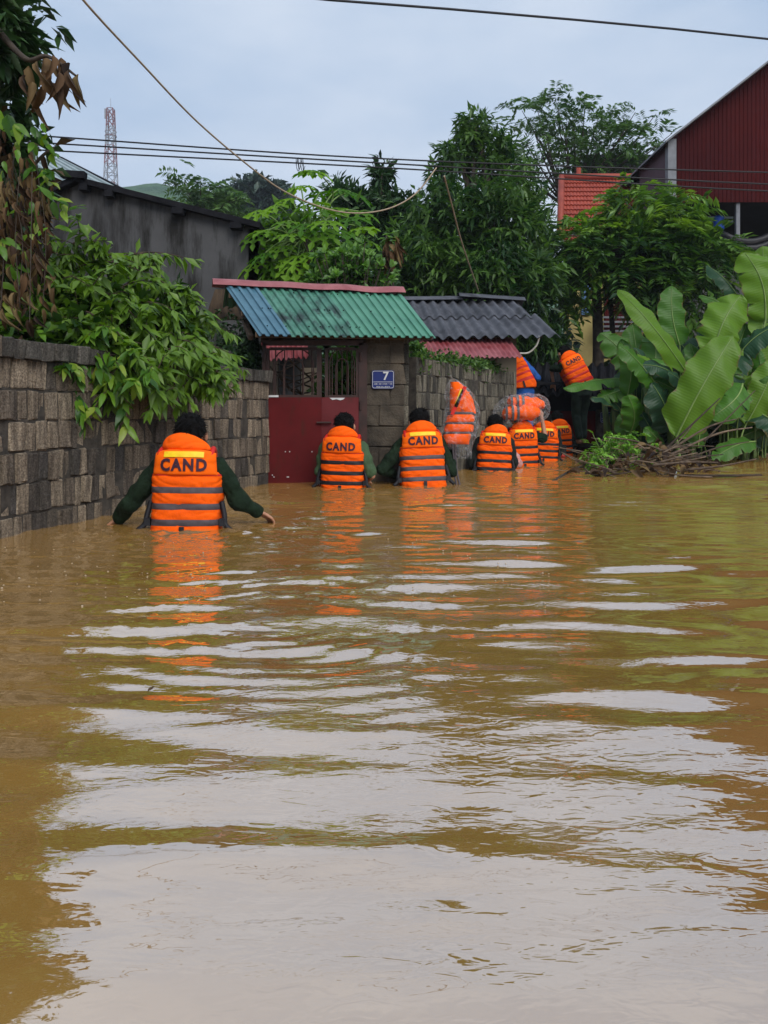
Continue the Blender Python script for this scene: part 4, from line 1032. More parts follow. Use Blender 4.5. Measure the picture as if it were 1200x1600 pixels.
# ------------------------------------------------------------------ overhanging shrub on the near wall
def shrub():
    r = random.Random(21)
    base = Vector((-2.75, 6.3, 0.3))
    t = thing('overhanging_shrub', 'leafy bright green shrub hanging over the curved block wall', 'shrub', base)
    inv = Matrix.Translation(-base)
    tips = [(385, 575, 6.3), (362, 600, 6.2), (330, 615, 6.2), (300, 625, 5.9), (262, 622, 5.7), (225, 600, 5.4), (200, 615, 5.3), (160, 580, 5.2), (133, 650, 5.0), (120, 570, 5.0),
            (362, 525, 6.6), (325, 490, 6.5), (300, 455, 6.7), (300, 410, 6.6), (250, 400, 6.4), (205, 410, 6.2), (160, 395, 6.0), (120, 400, 5.9), (75, 420, 5.8),
            (300, 560, 6.0), (250, 580, 5.7), (210, 560, 5.5), (270, 500, 6.0), (180, 500, 5.7), (140, 540, 5.3), (100, 520, 5.4), (225, 470, 5.9), (330, 540, 6.3), (180, 590, 5.3), (280, 610, 5.8), (240, 530, 5.6),
            (365, 560, 6.1), (352, 612, 6.1), (322, 590, 6.0), (310, 600, 5.9), (290, 575, 5.8), (255, 592, 5.5), (230, 570, 5.4), (215, 560, 5.3), (270, 545, 5.7), (330, 565, 6.1), (350, 550, 6.4), (185, 570, 5.2), (245, 605, 5.5), (300, 530, 6.0), (318, 515, 6.4), (150, 450, 5.6), (110, 460, 5.7), (340, 590, 6.2), (190, 450, 5.9), (60, 470, 5.6), (310, 475, 6.3), (260, 445, 6.2), (200, 530, 5.4)]
    br = MB(); leaves = []
    for (u, v, Y) in tips:
        tip = P(u + r.uniform(-5, 5), v + r.uniform(-5, 5), Y)
        st = base + Vector((r.uniform(-.2, .2), r.uniform(-.5, .3), r.uniform(.6, 1.2)))
        mid = st.lerp(tip, .55) + Vector((0, 0, r.uniform(.15, .35)))
        pts = spl([st, mid, tip], 12); n = len(pts)
        br.tube(pts, [.013 * (1 - .85 * i / (n - 1)) for i in range(n)], 6)
        for i in range(8, n):
            if r.random() < .05: continue
            p = pts[i]; dirn = (pts[min(i + 1, n - 1)] - pts[i - 1]).normalized()
            for q in range(2 if i < n - 1 else 3):
                side = Vector((r.gauss(0, 1), r.gauss(0, 1), r.gauss(0, .6))).normalized()
                d = (dirn * .5 + side * .9 + Vector((0, -.12, -.55 - .3 * r.random()))).normalized()
                leaves.append((p, d, Vector((r.gauss(0, .4), -.5 + r.gauss(0, .3), 1)), r.uniform(.10, .17) * (0.7 if i > n - 3 else 1)))
        for k in range(5):     # side twigs
            i = r.randrange(7, n - 1); p = pts[i]
            e = p + Vector((r.gauss(0, .14), r.gauss(-.03, .12), r.gauss(-.06, .10)))
            tw = spl([p, p.lerp(e, .5) + Vector((0, 0, .03)), e], 4); br.tube(tw, [.005, .0045, .004, .0035, .003, .003, .0025, .002, .002], 5)
            for j in range(2, len(tw)):
                for q in range(2):
                    side = Vector((r.gauss(0, 1), r.gauss(0, 1), r.gauss(0, .5))).normalized()
                    d = ((e - p).normalized() * .5 + side * .8 + Vector((0, -.1, -.5))).normalized()
                    leaves.append((tw[j], d, Vector((r.gauss(0, .4), -.4 + r.gauss(0, .3), 1)), r.uniform(.09, .16)))
    br.build('branches', M['twig'], t, True)
    r.shuffle(leaves)
    leaves.sort(key=lambda q: q[0].y - 4.0 * q[3])
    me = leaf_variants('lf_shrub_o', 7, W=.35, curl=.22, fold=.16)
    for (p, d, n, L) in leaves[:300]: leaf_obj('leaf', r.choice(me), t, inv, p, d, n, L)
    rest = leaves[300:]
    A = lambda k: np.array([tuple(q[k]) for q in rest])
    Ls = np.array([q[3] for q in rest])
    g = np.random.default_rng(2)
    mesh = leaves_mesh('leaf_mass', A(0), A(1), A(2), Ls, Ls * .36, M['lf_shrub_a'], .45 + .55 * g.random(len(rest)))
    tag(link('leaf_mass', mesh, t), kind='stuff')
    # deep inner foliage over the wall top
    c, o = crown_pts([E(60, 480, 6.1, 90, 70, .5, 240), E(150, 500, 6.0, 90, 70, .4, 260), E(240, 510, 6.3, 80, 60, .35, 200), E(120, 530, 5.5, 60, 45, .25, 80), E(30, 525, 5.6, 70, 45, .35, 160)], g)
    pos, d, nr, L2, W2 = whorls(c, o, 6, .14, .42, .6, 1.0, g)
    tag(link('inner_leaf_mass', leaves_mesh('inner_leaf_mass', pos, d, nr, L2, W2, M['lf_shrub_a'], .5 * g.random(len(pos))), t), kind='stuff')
shrub()

# ------------------------------------------------------------------ tree with dried leaves at the frame edge
def dried_tree():
    r = random.Random(5); g = np.random.default_rng(8)
    base = Vector((-3.6, 6.4, 0.0))
    t = thing('withered_tree', 'tall tree draped with dried brown leaves at the left edge', 'tree', base); inv = Matrix.Translation(-base)
    mb = MB(); mb.tube(spl([base, Vector((-3.5, 6.3, 2.2)), Vector((-3.3, 6.1, 4.2)), Vector((-3.2, 5.9, 5.6))], 8), [.12 - .003 * i for i in range(25)], 10)
    me = leaf_variants('lf_dead', 8, W=.30, curl=.5, fold=.8); meg = leaf_variants('lf_shrub_o', 4, W=.45, curl=.2, fold=.15)
    # hanging strings of dried leaves
    nd = 0
    for k in range(22):
        u = r.uniform(-30, 82); v0 = r.uniform(180, 300); v1 = r.uniform(430, 540) if u < 60 else r.uniform(380, 450); Y = r.uniform(5.1, 5.8)
        a, b = P(u, v0, Y), P(u + r.uniform(-15, 20), v1, Y - .1); pts = spl([a, a.lerp(b, .5) + Vector((r.gauss(0, .05), 0, 0)), b], 8)
        mb.tube(pts, .0028, 5)
        for i in range(1, len(pts)):
            if u < -15 and r.random() < .5: continue
            d = Vector((r.gauss(0, .3), r.gauss(0, .3), -1)); leaf_obj('dried_leaf', r.choice(me), t, inv, pts[i] + Vector((r.gauss(0, .04), r.gauss(0, .05), r.gauss(0, .04))), d, Vector((r.gauss(0, .6), -1, 0)), r.uniform(.08, .16)); nd += 1
    # bunch of broad dead leaves against the sky
    tip = P(62, 60, 5.2)
    for (u, v) in ((45, 125), (58, 118), (70, 112), (82, 108), (95, 112), (108, 120), (62, 135), (75, 130), (90, 132), (102, 138), (118, 150), (50, 150), (66, 155), (80, 150), (95, 152), (58, 165), (108, 130), (40, 140), (88, 122), (70, 140), (122, 138)):
        leaf_obj('dried_leaf', r.choice(me), t, inv, P(u, v - 22, 5.2 + r.uniform(-.1, .12)), Vector((r.gauss(.05, .2), r.gauss(0, .2), -1)), Vector((r.gauss(0, .9), -1, 0)), r.uniform(.15, .24))
    mb.tube(spl([Vector((-3.3, 6.1, 4.0)), P(-10, 40, 5.5), P(40, 92, 5.3), P(75, 88, 5.2), P(118, 118, 5.2)], 8), [.03 - .0007 * i for i in range(33)], 6)
    mb.tube(spl([Vector((-3.4, 6.2, 2.6)), P(-10, 330, 5.7), P(60, 250, 5.4), P(85, 230, 5.4)], 8), [.025 - .0008 * i for i in range(25)], 6)
    # green leaves that survive
    for (u, v, s) in ((18, 185, 1.5), (75, 235, 1.1), (88, 245, 1.2), (85, 290, 1.2), (90, 320, 1.1), (105, 335, 1.0), (115, 335, 1.0), (20, 340, 1.2), (10, 380, 1.3), (25, 420, 1.3), (78, 270, 1.1), (95, 360, 1.0), (30, 200, 1.2), (12, 210, 1.3), (5, 450, 1.4), (15, 475, 1.3), (70, 300, 1.0), (88, 275, 1), (98, 318, .9), (108, 325, .9), (8, 300, 1.2), (62, 330, 1.1)):
        for q in range(2): leaf_obj('leaf', r.choice(meg), t, inv, P(u - 8, v - 6, 5.3 + r.uniform(-.15, .1)), Vector((r.gauss(.4, .5), r.gauss(-.2, .3), r.gauss(-.3, .5))), Vector((r.gauss(0, .4), -.7, .8)), .115 * s)
    for k in range(46):
        u, v = r.uniform(-5, 82), r.uniform(190, 520)
        leaf_obj('leaf', r.choice(meg), t, inv, P(u, v, 5.25 + r.uniform(-.15, .1)), Vector((r.gauss(.2, .5), r.gauss(-.2, .3), r.gauss(-.7, .4))), Vector((r.gauss(0, .4), -.8, .6)), r.uniform(.08, .13))
    mb.build('trunk', M['bark'], t, True)
    c, o = crown_pts([E(-70, 60, 6.0, 95, 110, .8, 330), E(10, 60, 5.7, 34, 60, .4, 100), E(5, 10, 5.6, 34, 26, .3, 50), E(-120, 280, 6.2, 120, 160, .9, 420), E(-60, -160, 6.2, 110, 160, .9, 420), E(-30, 420, 6.2, 80, 120, .6, 300), E(-200, -60, 5.0, 120, 200, .9, 300), E(18, 300, 6.1, 50, 130, .4, 200)], g)
    pos, d, nr, L, W = whorls(c, o, 6, .17, .42, .6, 1.0, g)
    tone = .6 * g.random(len(pos)); dead = (g.random(len(pos)) < .35) & (pos[:, 2] < 3.0)
    link('crown', leaves_mesh('crown', pos[~dead], d[~dead], nr[~dead], L[~dead], W[~dead], M['lf_darktree'], tone[~dead] + .2), t)
    tag(link('withered_leaf_mass', leaves_mesh('withered_leaf_mass', pos[dead], d[dead], nr[dead], L[dead], W[dead], M['lf_dead_a'], tone[dead] * 1.4), t), kind='stuff')
dried_tree()

# dark overgrown stump of creeper beside the gate roof
g0 = np.random.default_rng(4)
def creeper(name, label, ells, L, mat, cat='creeper', per=7, seed=3):
    g = np.random.default_rng(seed); c, o = crown_pts(ells, g, .3); pos, d, nr, Ls, Ws = whorls(c, o, per, L, .5, .5, 1.0, g)
    o = link(name, leaves_mesh(name, pos, d, nr, Ls, Ws, M[mat], .8 * g.random(len(pos)))); tag(o, label, cat); return o
creeper('creeper', 'dark creeper heaped on the wall end beside the gate roof', [E(385, 545, 8.35, 26, 45, .22, 110), E(365, 570, 8.2, 22, 28, .2, 60), E(398, 560, 8.3, 14, 34, .15, 60), E(345, 530, 8.7, 40, 40, .3, 90)], .07, 'lf_darktree')

# ------------------------------------------------------------------ papaya
def papaya_leaf(seed):
    r = random.Random(seed); mb = MB(); lobes = 8
    vs = [Vector((0, 0, 0))]; fs = []
    for k in range(lobes):
        a = math.radians(-150 + 300 * (k + .5) / lobes); L = (1.0 - .35 * abs(a) / 2.6) * r.uniform(.85, 1.1)
        ds = Vector((math.sin(a), math.cos(a), 0)); pr = Vector((ds.y, -ds.x, 0))
        o = len(vs)
        def pt(x, w): return ds * (x * L) + pr * (w * L) + Vector((0, 0, -.45 * (x * L) ** 2 + .10 * abs(w) * 2))
        prof = [(.22, .06), (.45, .06), (.58, .24), (.66, .055), (.82, .14), (1.0, .0)]
        left = [pt(x, -w) for x, w in prof]; right = [pt(x, w) for x, w in prof[:-1]]; mid = [pt(x * .97, 0) - Vector((0, 0, .02)) for x, w in prof[:-1]]
        vs += left + right + mid; n = len(prof)
        l = lambda i: o + i
        rr = lambda i: o + n + i
        m = lambda i: o + n + (n - 1) + i
        fs += [(0, m(0), l(0)), (0, rr(0), m(0))]
        for i in range(n - 2): fs += [(l(i), m(i), m(i + 1), l(i + 1)), (m(i), rr(i), rr(i + 1), m(i + 1))]
        fs += [(l(n - 2), m(n - 2), l(n - 1)), (m(n - 2), rr(n - 2), l(n - 1))]
    return mb.add(vs, fs).mesh('leaf', M['lf_papaya'], False)
def papaya():
    r = random.Random(9); Y = 11.0
    base = Vector((P(478, 0, Y).x, Y, 0)); t = thing('papaya_tree', 'papaya tree with lobed bright leaves above the green gate roof', 'tree', base); inv = Matrix.Translation(-base)
    top = P(480, 375, Y)
    MB().tube([base, base.lerp(top, .5) + Vector((.05, 0, 0)), top], [.12, .10, .07], 10).build('trunk', M['bark'], t, True)
    ms = [papaya_leaf(i) for i in range(5)]
    tg = [(400, 330, -.3), (420, 360, -.5), (405, 385, -.2), (425, 410, -.4), (440, 335, .2), (455, 310, .3), (480, 320, -.2), (500, 330, -.4), (520, 325, .3), (545, 340, 0), (565, 355, -.2), (575, 375, .1), (450, 345, -.6), (475, 350, -.7), (500, 360, -.7), (530, 360, -.5), (550, 385, -.3), (440, 385, -.6), (465, 400, -.7), (490, 395, -.7), (515, 390, -.5), (410, 430, -.2), (440, 430, -.4), (470, 430, -.5), (500, 300, .5), (530, 295, .5), (470, 290, .4), (548, 300, .5), (418, 345, .4), (495, 420, -.6), (430, 320, .1), (560, 330, .3), (520, 410, -.4), (455, 365, -.8), (510, 345, -.8), (485, 335, .6), (398, 410, -.4), (402, 440, -.5), (425, 445, -.5), (455, 415, -.8), (415, 395, -.6), (400, 365, -.5)]
    for (u, v, dy) in tg:
        p = P(u, v, Y + dy); st = top + Vector((r.uniform(-.04, .04), r.uniform(-.04, .04), r.uniform(-.3, .12)))
        mid = st.lerp(p, .6) + Vector((0, 0, .12))
        pet = MB().tube(spl([st, mid, p], 5), .011, 5).build('petiole', M['petiole'], t, True)
        out = (p - top); out.z *= .4; out = out.normalized() + Vector((r.gauss(0, .25), r.gauss(-.1, .25), -.35 + r.gauss(0, .15)))
        leaf_obj('leaf', r.choice(ms), t, inv, p, out, Vector((out.x * .5, out.y * .5 - .35, 1)), r.uniform(.30, .42))
    # single leaf lifted on a long stalk up to the cables
    p = P(488, 266, Y - .5); MB().tube(spl([top, P(520, 310, Y), P(503, 275, Y - .4), p], 5), .010, 5).build('petiole', M['petiole'], t, True)
    leaf_obj('leaf', ms[1], t, inv, p, Vector((-1, 0, .05)), Vector((0, -.25, 1)), .33); leaf_obj('leaf', ms[2], t, inv, p, Vector((1, 0, -.1)), Vector((0, -.25, 1)), .33)
    c, o = crown_pts([E(480, 385, 11.5, 85, 60, .5, 150), E(430, 420, 11.6, 50, 45, .4, 80)], np.random.default_rng(5)); g = np.random.default_rng(6)
    pos, d, nr, L, W = whorls(c, o, 8, .26, .3, .5, 1.0, g)
    tag(link('inner_leaf_mass', leaves_mesh('inner_leaf_mass', pos, d, nr, L, W, M['lf_mango'], .4 + .6 * g.random(len(pos))), t), kind='stuff')
    dm = leaf_variants('lf_dead', 3, W=.5, curl=.4, fold=.5)
    for k in range(7): leaf_obj('dried_leaf', r.choice(dm), t, inv, P(r.uniform(470, 500), r.uniform(395, 415), Y - .3), Vector((r.gauss(0, .2), 0, -1)), Vector((r.gauss(0, .5), -1, 0)), r.uniform(.25, .4))
papaya()

def round_shrub():
    r = random.Random(14); Y = 10.0; g = np.random.default_rng(14)
    base = Vector((P(550, 0, Y).x, Y, 0)); t = thing('round_leaf_shrub', 'glossy round leaved shrub rising behind the red ridge', 'shrub', base); inv = Matrix.Translation(-base)
    c, o = crown_pts([E(545, 415, Y, 52, 34, .35, 26), E(515, 432, Y, 34, 24, .3, 12), E(585, 432, Y, 30, 26, .3, 12), E(550, 395, Y, 30, 24, .3, 10), E(530, 440, Y - .1, 60, 12, .3, 14)], g, .6)
    me = leaf_variants('lf_round', 4, W=.52, curl=.12, fold=.12)
    mb = MB(); st = base + Vector((0, 0, 1.2)); mb.tube([base, st], [.05, .04], 8); nn = 0
    for p, od in zip(c, o):
        mb.tube(spl([st, st.lerp(Vector(p), .6) + Vector((0, .05, .05)), Vector(p)], 4), [.015, .013, .012, .01, .009, .008, .007, .006, .005], 5)
        for q in range(5):
            d = Vector(od) * .6 + Vector((r.gauss(0, .6), r.gauss(-.2, .5), r.gauss(.3, .4))); leaf_obj('leaf', r.choice(me), t, inv, Vector(p) - d * .02, d, Vector((r.gauss(0, .4), -.8, .7)), r.uniform(.10, .14)); nn += 1
    mb.build('stem', M['bark'], t, True)
    pos, d, nr, L, W = whorls(*crown_pts([E(548, 428, Y + .05, 60, 34, .3, 170)], g), 7, .12, .5, .2, 1.0, g)
    tag(link('inner_leaf_mass', leaves_mesh('inner_leaf_mass', pos, d, nr, L, W, M['lf_round_a'], g.random(len(pos))), t), kind='stuff')
    # withered drooping leaf beside it
    t2 = thing('withered_stalk', 'withered brown leaf cluster drooping beside the red ridge end', 'plant', P(612, 520, 10.2)); inv2 = Matrix.Translation(-t2.location)
    MB().tube([P(616, 520, 10.25), P(612, 440, 10.25), P(604, 368, 10.2)], [.04, .03, .015], 7).build('stem', M['bark'], t2, True)
    dm = leaf_variants('lf_dead', 4, W=.20, curl=.5, fold=.8)
    for k in range(30): leaf_obj('dried_leaf', r.choice(dm), t2, inv2, P(r.uniform(598, 622), r.uniform(366, 405), 10.1), Vector((r.gauss(.15, .3), r.gauss(0, .2), -1)), Vector((r.gauss(0, .6), -1, 0)), r.uniform(.16, .36))
    for k in range(5): leaf_obj('leaf', r.choice(me), t2, inv2, P(r.uniform(590, 625), r.uniform(362, 380), 10.1), Vector((r.gauss(0, .7), -.3, .1)), Vector((0, -.5, 1)), r.uniform(.14, .2))
round_shrub()

# ------------------------------------------------------------------ the larger trees
tree('mango_tree', 'large dark mango tree with drooping leaves behind the grey hut', (P(760, 0, 16).x, 16, 0), P(750, 440, 16),
     [E(742, 198, 16, 32, 34, .5, 64), E(716, 240, 16, 36, 32, .6, 64), E(785, 225, 16, 24, 26, .5, 34), E(765, 245, 16, 34, 40, .6, 60), E(800, 285, 16, 52, 40, .8, 110), E(700, 330, 15.6, 70, 50, 1.0, 230), E(780, 345, 15.6, 75, 55, 1.0, 290), E(670, 400, 15.4, 80, 60, 1.0, 330), E(760, 430, 15.2, 95, 60, 1.1, 420), E(838, 425, 15.6, 45, 60, .8, 170), E(640, 440, 15.6, 60, 50, .9, 200), E(838, 545, 16.2, 50, 50, .7, 150), E(720, 500, 16, 110, 50, .8, 260), E(838, 340, 16.4, 30, 45, .6, 60), E(690, 270, 16, 26, 26, .5, 34)],
     .25, .26, 9, 'lf_mango', .26, .65, seed=31, tonefn=lambda p, r: -.20 + .18 * np.sin(p[:, 0] * 2.1 + p[:, 2] * 1.7))
tree('slender_tree', 'slim dark tree between the papaya and the mango', (P(600, 0, 18).x, 18, 0), P(595, 400, 18),
     [E(596, 280, 18, 20, 30, .4, 50), E(575, 330, 18, 50, 34, .7, 120), E(625, 330, 18, 45, 34, .7, 110), E(540, 320, 17.6, 40, 36, .6, 80), E(590, 375, 18, 70, 45, .9, 220), E(530, 300, 18.2, 30, 26, .5, 45), E(650, 375, 17.6, 50, 50, .8, 150)],
     .30, .28, 8, 'lf_darktree', .14, .3, seed=32)
tree('feathery_tree', 'tall airy tree with feathery sprays behind the tiled roof', (P(900, 0, 26).x, 26, 0), P(890, 330, 26),
     [E(840, 172, 26, 44, 20, .9, 44), E(885, 190, 26, 60, 34, 1.0, 88), E(940, 212, 26, 60, 36, 1.1, 104), E(995, 225, 26, 45, 34, .9, 72), E(860, 245, 26, 70, 44, 1.1, 110), E(930, 265, 26, 70, 30, 1.1, 90), E(1025, 215, 26, 26, 26, .6, 12), E(820, 220, 26, 34, 50, .8, 18), E(985, 275, 26, 50, 30, .8, 18), E(1025, 178, 26, 6, 8, .3, 3)],
       .50, .28, 18, 'lf_feather', .085, .35, seed=33, kind='pinnate', limbs_n=40)
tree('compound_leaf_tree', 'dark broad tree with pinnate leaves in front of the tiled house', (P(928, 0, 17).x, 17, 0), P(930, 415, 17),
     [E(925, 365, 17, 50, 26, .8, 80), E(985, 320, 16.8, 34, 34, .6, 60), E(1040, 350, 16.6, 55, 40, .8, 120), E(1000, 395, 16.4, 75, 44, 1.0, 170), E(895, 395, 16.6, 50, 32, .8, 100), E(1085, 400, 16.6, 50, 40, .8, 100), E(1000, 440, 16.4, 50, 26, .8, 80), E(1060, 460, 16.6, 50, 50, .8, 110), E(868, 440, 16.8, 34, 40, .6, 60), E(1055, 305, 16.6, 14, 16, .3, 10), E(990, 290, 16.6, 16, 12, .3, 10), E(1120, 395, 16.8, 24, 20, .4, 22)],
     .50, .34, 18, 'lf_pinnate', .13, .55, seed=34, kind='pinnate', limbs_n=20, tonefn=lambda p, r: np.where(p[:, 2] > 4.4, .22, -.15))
tree('thin_tree', 'thin dark trunked tree beside the yellow house door', (P(955, 0, 17.3).x, 17.3, 0), P(952, 440, 17.3), [E(955, 415, 17.4, 36, 18, .6, 34)], .4, .34, 16, 'lf_pinnate', .07, .5, seed=35, kind='pinnate', limbs_n=6)
tree('sapling', 'small airy tree on the skyline beyond the grey gable', (P(318, 0, 34).x, 34, 0), P(318, 345, 34), [E(300, 290, 34, 24, 30, .8, 26), E(325, 310, 34, 42, 22, .9, 60), E(345, 325, 34, 36, 20, .9, 50), E(290, 325, 34, 26, 20, .8, 24), E(360, 335, 34, 30, 24, .8, 40)], .8, .3, 16, 'lf_feather', .10, .4, seed=36, kind='pinnate', limbs_n=14)
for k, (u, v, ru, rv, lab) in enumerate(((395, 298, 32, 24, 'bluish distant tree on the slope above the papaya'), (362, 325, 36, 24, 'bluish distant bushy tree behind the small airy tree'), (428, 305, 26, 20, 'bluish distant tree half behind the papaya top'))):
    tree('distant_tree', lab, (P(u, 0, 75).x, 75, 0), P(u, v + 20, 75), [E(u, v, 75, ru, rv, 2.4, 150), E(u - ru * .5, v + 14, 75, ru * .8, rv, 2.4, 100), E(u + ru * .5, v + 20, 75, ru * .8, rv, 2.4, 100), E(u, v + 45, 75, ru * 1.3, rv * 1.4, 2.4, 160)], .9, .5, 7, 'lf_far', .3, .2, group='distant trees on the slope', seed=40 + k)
# green shrubs in the yard behind the gate bars and by the hut
creeper('yard_shrub', 'green broad leaved shrub behind the gate bars', [E(540, 580, 9.6, 34, 50, .35, 60), E(520, 605, 9.4, 30, 30, .3, 40), E(560, 545, 9.8, 26, 26, .3, 30)], .17, 'lf_round_a', 'shrub', 6, 12)
creeper('wall_shrub', 'green leafy shrub squeezed between number pillar and hut awning', [E(652, 545, 9.4, 13, 22, .12, 14), E(656, 570, 9.6, 10, 12, .1, 8)], .13, 'lf_round_a', 'shrub', 5, 13)
def vines():
    g = np.random.default_rng(15); pts = []
    A = [Vector((x, y, 0)) for x, y in far_pts]
    for k in range(420):
        s = g.random() ** .8 * .86 * sum((b - a).length for a, b in zip(A[:-1], A[1:])); p, d = path_at(A, s); pts.append((p.x + g.normal(0, .05), p.y + g.normal(0, .05), 1.36 + abs(g.normal(0, .05)) - .10 * abs(g.normal()) * (g.random() < .25)))
    c = np.array(pts); pos, d, nr, L, W = whorls(c, np.tile([0, -.3, 1.0], (len(c), 1)), 5, .07, .5, .6, 1.0, g)
    o = link('vine', leaves_mesh('vine', pos, d, nr, L, W, M['lf_mango'], g.random(len(pos)))); tag(o, 'small leaved vine trailing along the top of the grey block wall', 'vine')
vines()

creeper('undergrowth', 'dark undergrowth between the banana stems and the barn wall', [E(1165, 665, 13.2, 60, 45, .4, 160), E(1080, 670, 13.2, 60, 40, .4, 120), E(1190, 600, 13.4, 40, 50, .4, 90)], .2, 'lf_darktree', 'undergrowth', 6, 18)
# dark hedge filling the ground behind huts
creeper('hedge', 'dark hedge mass behind the hut and the low gateway', [E(700, 560, 18, 170, 80, .8, 420), E(845, 545, 18.4, 50, 60, .6, 150), E(1030, 585, 18, 90, 50, .8, 200), E(560, 520, 15, 70, 110, .6, 260)], .34, 'lf_darktree', 'hedge', 7, 16)

# ------------------------------------------------------------------ banana clump
def banana_leaf(t, base, tip, width, mat, face=(0, -1, .3), droop=.18, fold=.25, split=0, seed=0, stalk=None):
    r = random.Random(seed); base, tip = Vector(base), Vector(tip); ax = tip - base; L = ax.length; d = ax.normalized()
    f = Vector(face); f = (f - d * f.dot(d)).normalized(); side = d.cross(f)
    N, K = 44, 11
    cur = r.uniform(-.10, .10)
    def center(s): return base + ax * s + f * (droop * L * math.sin(math.pi * min(s, 1) * .9) - droop * L * .35 * s * s) + side * (cur * L * math.sin(math.pi * s))
    tears = [(r.uniform(.15, .9), r.choice((-1, 1)), r.uniform(.010, .020)) for _ in range(split * 3)]
    vs, al, ed = [], [], []
    for i in range(N):
        s = i / (N - 1); w = width * .5 * (min(1, (s / .16)) ** .5 if s < .16 else 1) * (1 - max(0, (s - .62) / .38) ** 2.0) ** .6
        w *= 1 + .06 * math.sin(s * 17 + seed) + .04 * math.sin(s * 41 + seed * 2); c = center(s)
        for k in range(K):
            x = (k / (K - 1) - .5) * 2; ww = w
            for (ts, sg, tw) in tears:
                if x * sg > 0 and abs(s - ts) < tw: ww *= 1 - .75 * (1 - abs(s - ts) / tw)
            q = c + side * (x * ww) - f * (fold * abs(x) ** 1.4 * ww) + f * (.025 * math.sin(s * 23 + x * 3 + seed) * abs(x)) * (width / .4)
            vs.append(q); al.append(s * L / 1.6); ed.append(abs(x) ** 2)
    fs = [(i * K + k, i * K + k + 1, (i + 1) * K + k + 1, (i + 1) * K + k) for i in range(N - 1) for k in range(K - 1)]
    me = fast_mesh('leaf', np.array([tuple(v) for v in vs]), np.array(fs), M[mat], True, {'along': al, 'edge': ed})
    o = link('leaf', me, t)
    pts = [center(s) + f * .006 for s in np.linspace(-.0, .96, 16)]
    if stalk: pts = spl([Vector(stalk), Vector(stalk).lerp(pts[0], .6) + Vector((0, 0, .05)), pts[0]], 5)[:-1] + pts
    n = len(pts); MB().tube(pts, [.017 * (1 - .85 * i / (n - 1)) * max(.7, width / .5) for i in range(n)], 6).build('midrib', M['midrib'], o, True)
    return o
def bananas():
    clumps = [((1062, 716), 11.6, 'banana plant with the largest pale upright leaf beside the debris'), ((985, 700), 12.6, 'banana plant nearest the dark gateway with drooping blue green leaves'), ((1150, 712), 12.2, 'banana plant at the right edge with tall bright leaves')]
    roots = []
    for (uv, Y, lab) in clumps:
        b = P(uv[0], 0, Y); b.z = 0; t = thing('banana_plant', lab, 'banana plant', b, 'banana plants'); roots.append((t, b))
        r = random.Random(int(Y * 10))
        for k in range(5):
            x = r.uniform(-.35, .35); y = r.uniform(-.2, .4); h = r.uniform(.6, 1.3)
            MB().tube([b + Vector((x, y, -.3)), b + Vector((x * 1.1, y, h * .5)), b + Vector((x * 1.3, y, h))], [.07, .06, .035], 9).build('stem', M['pstem'], t, True)
    B, Lf, Rt = roots[0][0], roots[1][0], roots[2][0]
    def lf(t, Y, b, e, w, mat, face=(0, -1, .3), dy=0.0, droop=.12, fold=.25, split=2, stalk=None, seed=None):
        banana_leaf(t, P(*b, Y), P(*e, Y + dy), w / F * Y, mat, face, droop, fold, split, seed if seed is not None else int(b[0] + b[1] * 3), P(*stalk, Y) if stalk else None)
    # the big ones, read off the photograph
    lf(B, 11.0, (1056, 684), (1146, 524), 70, 'ban_bright', (-.2, -1, .15), .0, .10, .22, 0, (1062, 716))
    lf(B, 11.6, (1072, 582), (966, 452), 36, 'ban_bright', (.3, -1, .25), .1, .16, .2, 0, (1066, 690))
    lf(B, 11.9, (1112, 560), (1158, 460), 62, 'ban_bright', (-.1, -1, .2), .1, .10, .28, 1, (1090, 690))
    lf(B, 12.3, (1062, 540), (1050, 446), 44, 'ban_mid', (.1, -1, .1), .1, .06, .12, 0, (1066, 690))
    lf(Lf, 12.2, (1000, 594), (880, 606), 30, 'ban_mid', (0, -.6, 1), -.5, .08, .5, 4, (990, 690))
    lf(Lf, 12.0, (990, 602), (935, 622), 30, 'ban_mid', (0, -.8, .6), -.3, .08, .4, 2, (990, 690))
    lf(Lf, 12.6, (992, 590), (938, 520), 46, 'ban_mid', (.1, -1, .2), .1, .08, .22, 2, (990, 690))
    lf(Lf, 12.8, (1004, 600), (988, 506), 46, 'ban_mid', (.2, -1, .1), .2, .06, .2, 2, (990, 690))
    lf(Lf, 12.5, (1020, 600), (1024, 520), 50, 'ban_mid', (-.2, -1, .1), .2, .06, .25, 2, (1000, 690))
    lf(B, 11.5, (1046, 674), (1018, 598), 54, 'ban_dark', (.3, -1, .5), -.2, .14, .35, 2, (1062, 716))
    lf(B, 11.8, (1070, 640), (1020, 560), 46, 'ban_mid', (-.2, -1, .4), .2, .1, .3, 2, (1066, 716))
    lf(Rt, 11.4, (1165, 664), (1212, 560), 46, 'ban_bright', (-.1, -1, .15), .0, .08, .25, 0, (1150, 716))
    lf(Rt, 12.0, (1196, 500), (1162, 392), 58, 'ban_bright', (-.2, -1, .05), .1, .06, .16, 1, (1165, 660))
    lf(Rt, 12.2, (1215, 470), (1192, 384), 50, 'ban_bright', (-.3, -1, .05), .1, .06, .2, 0, (1175, 660))
    lf(Rt, 12.3, (1162, 480), (1104, 414), 26, 'ban_dark', (.3, -1, .6), .2, .16, .6, 2, (1160, 640))
    lf(Rt, 12.2, (1140, 490), (1092, 462), 20, 'ban_mid', (.1, -.8, .6), .2, .1, .4, 1, (1155, 640))
    lf(Rt, 11.8, (1150, 560), (1216, 508), 40, 'ban_dark', (.1, -.7, 1), -.2, .18, .45, 2, (1150, 690))
